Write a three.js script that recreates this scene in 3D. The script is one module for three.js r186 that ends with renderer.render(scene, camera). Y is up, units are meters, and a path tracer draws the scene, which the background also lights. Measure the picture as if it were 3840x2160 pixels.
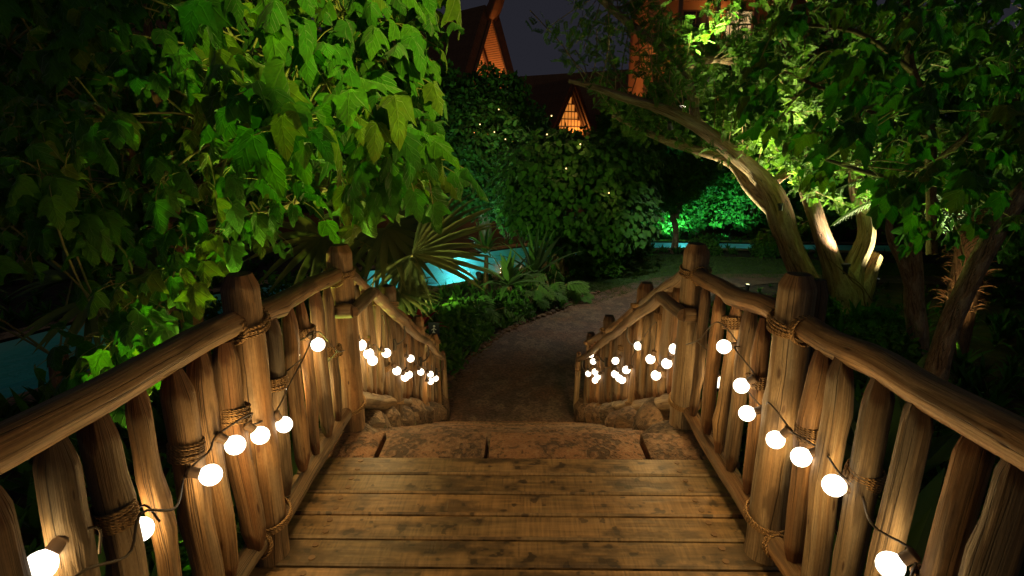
import * as THREE from 'three';
import { mergeGeometries, toCreasedNormals } from 'three/addons/utils/BufferGeometryUtils.js';

// ---------- camera, sky, moon, exposure ----------
const scene = new THREE.Scene();
const camera = new THREE.PerspectiveCamera(55.75, 16 / 9, 0.05, 400);
camera.position.set(0, 1.45, 0);
camera.rotation.set(-14.2 * Math.PI / 180, Math.atan(17 / 1370), 0, 'YXZ');
scene.add(camera);
{
  const w = 64, h = 32, d = new Float32Array(w * h * 4);
  for (let j = 0; j < h; j++) for (let i = 0; i < w; i++) {
    const up = j / (h - 1) * 2 - 1, k = 1 - 0.25 * Math.abs(up), o = (j * w + i) * 4;      // city night air, a little paler low down
    d[o] = 0.0145 * k; d[o + 1] = 0.0145 * k; d[o + 2] = 0.02 * k; d[o + 3] = 1;
  }
  const sky = new THREE.DataTexture(d, w, h, THREE.RGBAFormat, THREE.FloatType);
  sky.mapping = THREE.EquirectangularReflectionMapping; sky.magFilter = THREE.LinearFilter; sky.needsUpdate = true;
  scene.background = sky; scene.environment = sky;
}
const moon = new THREE.DirectionalLight(new THREE.Color(0.95, 1, 0.82), 0.045);
moon.position.set(8, 17, 20); moon.castShadow = true; moon.shadow.radius = 30; moon.shadow.mapSize.set(2048, 2048);
Object.assign(moon.shadow.camera, { left: -30, right: 30, top: 30, bottom: -30, near: 1, far: 120 });
scene.add(moon, moon.target);
const renderer = new THREE.WebGLRenderer({ antialias: true });
renderer.toneMapping = THREE.LinearToneMapping;
renderer.toneMappingExposure = 1.18;
renderer.shadowMap.enabled = true;

// ---------- small tools ----------
const V = (x, y, z) => new THREE.Vector3(x, y, z);
function rng(a) { return () => { a = a + 0x6D2B79F5 | 0; let t = Math.imul(a ^ a >>> 15, 1 | a); t = t + Math.imul(t ^ t >>> 7, 61 | t) ^ t; return ((t ^ t >>> 14) >>> 0) / 4294967296; }; }
let R = rng(11);
const U = (a, b) => a + (b - a) * R(), pick = (a) => a[Math.floor(R() * a.length)];
const lerp = (a, b, t) => a + (b - a) * t, clamp = (x, a = 0, b = 1) => Math.min(b, Math.max(a, x));
const sm = (a, b, x) => { const t = clamp((x - a) / (b - a)); return t * t * (3 - 2 * t); };
function hash(i, j, k) { let h = Math.imul(i, 374761393) ^ Math.imul(j, 668265263) ^ Math.imul(k, 1274126177); h = Math.imul(h ^ h >>> 13, 1103515245); return ((h ^ h >>> 16) >>> 0) / 4294967296; }
function noise(x, y, z = 0, px = 0, py = 0) {            // value noise, -1..1, with optional periods in x and y
  const xi = Math.floor(x), yi = Math.floor(y), zi = Math.floor(z);
  let u = x - xi, v = y - yi, w = z - zi; u *= u * (3 - 2 * u); v *= v * (3 - 2 * v); w *= w * (3 - 2 * w);
  const m = (a, p) => p ? ((a % p) + p) % p : a;
  const h = (a, b, c) => hash(m(xi + a, px), m(yi + b, py), zi + c);
  const f = (c) => lerp(lerp(h(0, 0, c), h(1, 0, c), u), lerp(h(0, 1, c), h(1, 1, c), u), v);
  return (z === zi && w === 0 ? f(0) : lerp(f(0), f(1), w)) * 2 - 1;
}
function fbm(x, y, z, o, px = 0, py = 0) { let s = 0, a = 0.5, f = 1; for (let i = 0; i < o; i++) { s += a * noise(x * f, y * f, z + i * 17, px * f, py * f); a *= 0.5; f *= 2; } return s; }
const sRGB = (c) => c <= 0.0031308 ? c * 12.92 : 1.055 * Math.pow(c, 1 / 2.4) - 0.055;
function tex(w, h, fn) {                                   // fn(u, v) -> [r, g, b, height], linear; gives {map, bump}
  const a = new Uint8Array(w * h * 4), b = new Uint8Array(w * h * 4);
  for (let j = 0; j < h; j++) for (let i = 0; i < w; i++) {
    const c = fn(i / w, j / h), o = (j * w + i) * 4;
    for (let k = 0; k < 3; k++) { a[o + k] = clamp(sRGB(Math.max(0, c[k]))) * 255; b[o + k] = clamp(c[3]) * 255; }
    a[o + 3] = b[o + 3] = 255;
  }
  const mk = (d, s) => { const t = new THREE.DataTexture(d, w, h); t.wrapS = t.wrapT = THREE.RepeatWrapping; t.magFilter = THREE.LinearFilter; t.minFilter = THREE.LinearMipmapLinearFilter; t.generateMipmaps = true; if (s) t.colorSpace = THREE.SRGBColorSpace; t.needsUpdate = true; return t; };
  return { map: mk(a, 1), bump: mk(b, 0) };
}
const mixc = (a, b, t) => [lerp(a[0], b[0], t), lerp(a[1], b[1], t), lerp(a[2], b[2], t)];
const lin = (r, g, b) => new THREE.Color().setRGB(r, g, b);
function std(color, rough, o = {}) { return new THREE.MeshStandardMaterial({ color: lin(...color), roughness: rough, ...o }); }
function leafMat(color, o = {}) { return new THREE.MeshPhysicalMaterial({ color: lin(...color), roughness: 1, transmission: 0.4, thickness: 0, clearcoat: 0.1, clearcoatRoughness: 0.4, specularIntensity: 0.5, side: THREE.DoubleSide, ...o }); }

const used = {};
function numbered(n) { used[n] = (used[n] ?? -1) + 1; return used[n] ? n + '_' + String(used[n]).padStart(3, '0') : n; }
function tag(o, label, category, group, kind) { o.userData.label = label; if (category) o.userData.category = category; if (group) o.userData.group = group; if (kind) o.userData.kind = kind; return o; }
function thing(name, label, category, at, group) { const g = new THREE.Group(); g.name = numbered(name); g.position.set(...at); tag(g, label, category, group); scene.add(g); return g; }
function structure(name, geo, mat, label, kind = 'structure') { const m = new THREE.Mesh(geo, mat); m.name = numbered(name); tag(m, label, null, null, kind); m.castShadow = m.receiveShadow = true; scene.add(m); return m; }
const origin = (p) => { const o = p.position.clone(); for (let q = p.parent; q && q !== scene; q = q.parent) o.add(q.position); return o; };
function part(name, geo, mat, parent, kind) {              // geo in world axes; becomes a child of parent
  const o = origin(parent); geo.translate(-o.x, -o.y, -o.z);
  const m = new THREE.Mesh(geo, mat); m.name = name; m.castShadow = m.receiveShadow = true; if (kind) m.userData.kind = kind; parent.add(m); return m;
}
function shared(name, geo, mat, parent, matrix) { const m = new THREE.Mesh(geo, mat); m.name = name; matrix.decompose(m.position, m.quaternion, m.scale); m.position.sub(origin(parent)); m.castShadow = m.receiveShadow = true; parent.add(m); return m; }
function copies(name, geo, mat, list, parent) {            // list of {m: Matrix4 in world axes, c: Color}
  const o = origin(parent), im = new THREE.InstancedMesh(geo, mat, list.length), t = new THREE.Matrix4().makeTranslation(-o.x, -o.y, -o.z);
  list.forEach((e, i) => { im.setMatrixAt(i, t.clone().multiply(e.m)); im.setColorAt(i, e.c); });
  im.name = name; im.userData.kind = 'stuff'; im.castShadow = im.receiveShadow = true; parent.add(im); return im;
}
class Acc {                                               // merges many transformed copies of small geometries into one
  constructor() { this.p = []; this.n = []; this.u = []; this.i = []; }
  add(g, m) {
    const b = this.p.length / 3, P = g.attributes.position, N = g.attributes.normal, T = g.attributes.uv, v = V(0, 0, 0), nm = new THREE.Matrix3().getNormalMatrix(m);
    for (let k = 0; k < P.count; k++) { v.fromBufferAttribute(P, k).applyMatrix4(m); this.p.push(v.x, v.y, v.z); v.fromBufferAttribute(N, k).applyMatrix3(nm).normalize(); this.n.push(v.x, v.y, v.z); this.u.push(T.getX(k), T.getY(k)); }
    for (const k of g.index.array) this.i.push(b + k);
  }
  geo() { const g = new THREE.BufferGeometry(); g.setAttribute('position', new THREE.Float32BufferAttribute(this.p, 3)); g.setAttribute('normal', new THREE.Float32BufferAttribute(this.n, 3)); g.setAttribute('uv', new THREE.Float32BufferAttribute(this.u, 2)); g.setIndex(this.i); return g; }
}
function meshOf(p, uv, idx, col) { const g = new THREE.BufferGeometry(); g.setAttribute('position', new THREE.Float32BufferAttribute(p, 3)); g.setAttribute('uv', new THREE.Float32BufferAttribute(uv, 2)); if (col) g.setAttribute('color', new THREE.Float32BufferAttribute(col, 3)); g.setIndex(idx); g.computeVertexNormals(); return g; }
function basis(at, tip, nrm, s, sx = 1) {                 // leaf frame: +Y to the tip, +Z the upper face
  const y = tip.clone().normalize(), x = y.clone().cross(nrm).normalize(); if (x.lengthSq() < 0.5) x.set(1, 0, 0); const z = x.clone().cross(y);
  return new THREE.Matrix4().makeBasis(x.multiplyScalar(s * sx), y.multiplyScalar(s), z.multiplyScalar(s)).setPosition(at);
}
const ball = () => { let v; do v = V(U(-1, 1), U(-1, 1), U(-1, 1)); while (v.lengthSq() > 1); return v; };
function boxUV(g) {                                       // uv in metres from the dominant face direction
  const P = g.attributes.position, N = g.attributes.normal, u = [];
  for (let i = 0; i < P.count; i++) { const a = Math.abs(N.getX(i)), b = Math.abs(N.getY(i)), c = Math.abs(N.getZ(i)); if (b >= a && b >= c) u.push(P.getX(i), P.getZ(i)); else if (a >= c) u.push(P.getZ(i), P.getY(i)); else u.push(P.getX(i), P.getY(i)); }
  g.setAttribute('uv', new THREE.Float32BufferAttribute(u, 2)); return g;
}
function box(x0, x1, y0, y1, z0, z1) { const g = new THREE.BoxGeometry(x1 - x0, y1 - y0, z1 - z0); g.translate((x0 + x1) / 2, (y0 + y1) / 2, (z0 + z1) / 2); return boxUV(g); }
function tube(pts, rad, seg = 6, per = 6, closed = false) {
  const c = new THREE.CatmullRomCurve3(pts.map((p) => p.isVector3 ? p : V(...p)), closed); return new THREE.TubeGeometry(c, Math.max(2, per * (pts.length - (closed ? 0 : 1))), rad, seg, closed);
}
// a tapering limb through [x, y, z, radius] with lumpy bark-like section
function limb(list, seg = 10, step = 4, lump = 0.08) {
  const c = new THREE.CatmullRomCurve3(list.map((p) => V(p[0], p[1], p[2]))), n = (list.length - 1) * step, p = [], uv = [], idx = [], s = U(0, 50);
  let T = c.getTangent(0), X = V(1, 0, 0).cross(T); if (X.lengthSq() < 0.01) X = V(0, 0, 1).cross(T); X.normalize(); let len = 0, prev = null;
  for (let j = 0; j <= n; j++) {
    const t = j / n, f = t * (list.length - 1), k = Math.min(list.length - 2, Math.floor(f)), r = lerp(list[k][3], list[k + 1][3], f - k), C = c.getPoint(t); T = c.getTangent(t);
    X.sub(T.clone().multiplyScalar(X.dot(T))).normalize(); const Y = T.clone().cross(X); if (prev) len += C.distanceTo(prev); prev = C;
    for (let i = 0; i <= seg; i++) {
      const a = i / seg * Math.PI * 2, ca = Math.cos(a), sa = Math.sin(a), q = r * (1 + lump * (noise(ca * 1.6 + s, sa * 1.6, len * 1.5) + 0.6 * noise(ca * 3 + s, sa * 3, len * 5)));
      p.push(C.x + (X.x * ca + Y.x * sa) * q, C.y + (X.y * ca + Y.y * sa) * q, C.z + (X.z * ca + Y.z * sa) * q); uv.push(i / seg, len / (2 * Math.PI * Math.max(0.03, list[0][3])));
      if (j < n && i < seg) { const b = j * (seg + 1) + i; idx.push(b, b + 1, b + seg + 1, b + 1, b + seg + 2, b + seg + 1); }
    }
  }
  const e = p.length / 3, o = n * (seg + 1); p.push(prev.x, prev.y, prev.z); uv.push(0.5, 0); for (let i = 0; i < seg; i++) idx.push(o + i, o + i + 1, e);
  return meshOf(p, uv, idx);
}
// a hewn log from a to b: wavy, knotty, with ends cut to facets. endA / endB: {len, keep, n} or null
function log(a, b, r0, r1, o = {}) {
  a = V(...a); b = V(...b); const L = a.distanceTo(b), T = b.clone().sub(a).normalize(), X = (Math.abs(T.y) > 0.7 ? V(1, 0, 0) : V(0, 1, 0)); X.sub(T.clone().multiplyScalar(X.dot(T))).normalize(); const Y = T.clone().cross(X);
  const seg = o.seg ?? 18, wob = o.wob ?? 0.012, s = U(0, 90), ru = R(), rv = R(), flat = o.lump ?? 0.07, st = new Set();
  for (const [e, f] of [[o.endA, (d) => d], [o.endB, (d) => L - d]]) if (e) for (const d of [0, 0.18, 0.4, 0.65, 0.9, 1.1]) st.add(f(d * e.len)); else st.add(f(0));
  const lo = (o.endA?.len ?? 0) * 1.1, hi = L - (o.endB?.len ?? 0) * 1.1, nb = Math.max(3, Math.round((hi - lo) / (o.step ?? 0.07))); for (let i = 0; i <= nb; i++) st.add(lerp(lo, hi, i / nb));
  const S = [...st].sort((x, y) => x - y).filter((x, i, A) => !i || x - A[i - 1] > 1e-4);
  const mkF = (e) => e ? Array.from({ length: e.n }, (_, k) => [(k + U(-0.25, 0.25)) / e.n * Math.PI * 2 + s, U(0.8, 1.1), U(0.85, 1.15)]) : [];
  const FA = mkF(o.endA), FB = mkF(o.endB), kn = Array.from({ length: o.knots ?? 2 }, () => [U(0, 6.283), U(0.15, 0.85) * L, U(0.006, 0.014), U(0.02, 0.035)]);
  const p = [], uv = [], col = [], idx = [], tint = o.tip ?? [0.6, 0.42, 0.3];
  S.forEach((d, j) => {
    const cx = wob * (noise(d * 1.7 + s, 1.3) + 0.4 * noise(d * 5 + s, 9)), cy = wob * (noise(d * 1.7 + s, 7.7) + 0.4 * noise(d * 5 + s, 3)), base = lerp(r0, r1, d / L);
    for (let i = 0; i <= seg; i++) {
      const t = i / seg * Math.PI * 2, ct = Math.cos(t), stn = Math.sin(t); let r = base * (1 + flat * (noise(ct * 1.2 + s, stn * 1.2, d * 2.2) + 0.5 * noise(ct * 2.5 + s, stn * 2.5, d * 6)));
      for (const [ka, kd, kh, kw] of kn) { let q = Math.abs(t - ka); q = Math.min(q, 6.2832 - q) * base; r += kh * Math.exp(-(q * q + (d - kd) * (d - kd) * 0.6) / (kw * kw)); }
      const body = r;
      for (const [F, e, dd] of [[FA, o.endA, d], [FB, o.endB, L - d]]) if (e) for (const [fa, fl, fk] of F) { const k = dd / (e.len * fl), cc = Math.cos(t - fa); if (cc > 0.15) r = Math.min(r, base * lerp(e.keep * fk, 1.03, k) / cc); }
      const cut = r < body * 0.985;
      p.push(a.x + T.x * d + X.x * (cx + r * ct) + Y.x * (cy + r * stn), a.y + T.y * d + X.y * (cx + r * ct) + Y.y * (cy + r * stn), a.z + T.z * d + X.z * (cx + r * ct) + Y.z * (cy + r * stn));
      uv.push(i / seg + ru, d / 1.1 + rv); cut ? col.push(...tint) : col.push(1, 1, 1);
      if (j < S.length - 1 && i < seg) { const q = j * (seg + 1) + i; idx.push(q, q + 1, q + seg + 1, q + 1, q + seg + 2, q + seg + 1); }
    }
  });
  for (const end of [0, 1]) {
    const rs = end ? (S.length - 1) * (seg + 1) : 0, q = V(0, 0, 0), c0 = p.length / 3; for (let i = 0; i < seg; i++) q.add(V(p[(rs + i) * 3], p[(rs + i) * 3 + 1], p[(rs + i) * 3 + 2])); q.multiplyScalar(1 / seg).addScaledVector(T, end ? 0.003 : -0.003);
    const cc = (end ? o.capB : o.capA) ?? [0.62, 0.5, 0.4]; p.push(q.x, q.y, q.z); uv.push(ru, rv); col.push(...cc);
    for (let i = 0; i <= seg; i++) { p.push(p[(rs + i) * 3], p[(rs + i) * 3 + 1], p[(rs + i) * 3 + 2]); uv.push(ru + 0.06 * Math.cos(i / seg * 6.283), rv + 0.06 * Math.sin(i / seg * 6.283)); col.push(...cc); }
    for (let i = 0; i < seg; i++) end ? idx.push(c0 + 1 + i, c0 + 2 + i, c0) : idx.push(c0 + 2 + i, c0 + 1 + i, c0);
  }
  return toCreasedNormals(meshOf(p, uv, idx, col), 0.42);
}
function rock(c, sx, sy, sz, detail = 3, rough = 0.2) {
  const g = new THREE.IcosahedronGeometry(1, detail), P = g.attributes.position, s = U(0, 99), v = V(0, 0, 0), u = [], a = U(0, 6.28);
  for (let i = 0; i < P.count; i++) {
    v.fromBufferAttribute(P, i); const k = 1 + rough * (noise(v.x * 1.3 + s, v.y * 1.3, v.z * 1.3) + 0.5 * noise(v.x * 3 + s, v.y * 3, v.z * 3 + 5) + 0.25 * noise(v.x * 7 + s, v.y * 7, v.z * 7));
    const x = Math.sign(v.x) * Math.pow(Math.abs(v.x), 0.8) * k * sx, z = Math.sign(v.z) * Math.pow(Math.abs(v.z), 0.8) * k * sz, y = Math.sign(v.y) * Math.pow(Math.abs(v.y), 0.75) * k * sy;
    P.setXYZ(i, c[0] + x * Math.cos(a) - z * Math.sin(a), c[1] + y, c[2] + x * Math.sin(a) + z * Math.cos(a)); }
  return boxUV(toCreasedNormals(g, 0.6));
}
// a block with worn, uneven edges
function block(x0, x1, y0, y1, z0, z1, rough = 0.008, nx = 8) {
  const g = new THREE.BoxGeometry(x1 - x0, y1 - y0, z1 - z0, nx, 2, 5), P = g.attributes.position, s = U(0, 99), cx = (x0 + x1) / 2, cy = (y0 + y1) / 2, cz = (z0 + z1) / 2;
  for (let i = 0; i < P.count; i++) {
    let x = P.getX(i), y = P.getY(i), z = P.getZ(i); const ex = 1 - Math.abs(x) / (x1 - x0) * 2, ey = 1 - Math.abs(y) / (y1 - y0) * 2, ez = 1 - Math.abs(z) / (z1 - z0) * 2;
    const edges = (ex < 0.001) + (ey < 0.001) + (ez < 0.001), X = x + cx, Y = y + cy, Z = z + cz, q = edges > 1 ? 0.012 : 0;
    x += -Math.sign(x) * (ex < 0.001 ? q : 0) + rough * noise(X * 6 + s, Y * 6, Z * 6); y += -Math.sign(y) * (ey < 0.001 ? q : 0) + rough * 0.7 * noise(X * 5 + s, Y * 5 + 9, Z * 5); z += -Math.sign(z) * (ez < 0.001 ? q : 0) + rough * noise(X * 6 + s, Y * 6, Z * 6 + 40);
    P.setXYZ(i, x + cx, y + cy, z + cz);
  }
  g.computeVertexNormals(); return boxUV(g);
}
function lamp(kind, color, cd, at, o = {}) {
  const l = kind === 'spot' ? new THREE.SpotLight(lin(...color), cd, 0, o.angle ?? 0.7, o.penumbra ?? 0.6, 2) : new THREE.PointLight(lin(...color), cd, 0, 2);
  l.position.set(...at); l.castShadow = true; l.shadow.radius = o.radius ?? 1.5; l.shadow.mapSize.set(256, 256); l.shadow.camera.near = 0.02; l.name = 'lamp_light'; scene.add(l);
  if (kind === 'spot') { l.target.position.set(...o.to); scene.add(l.target); }
  return l;
}

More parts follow.
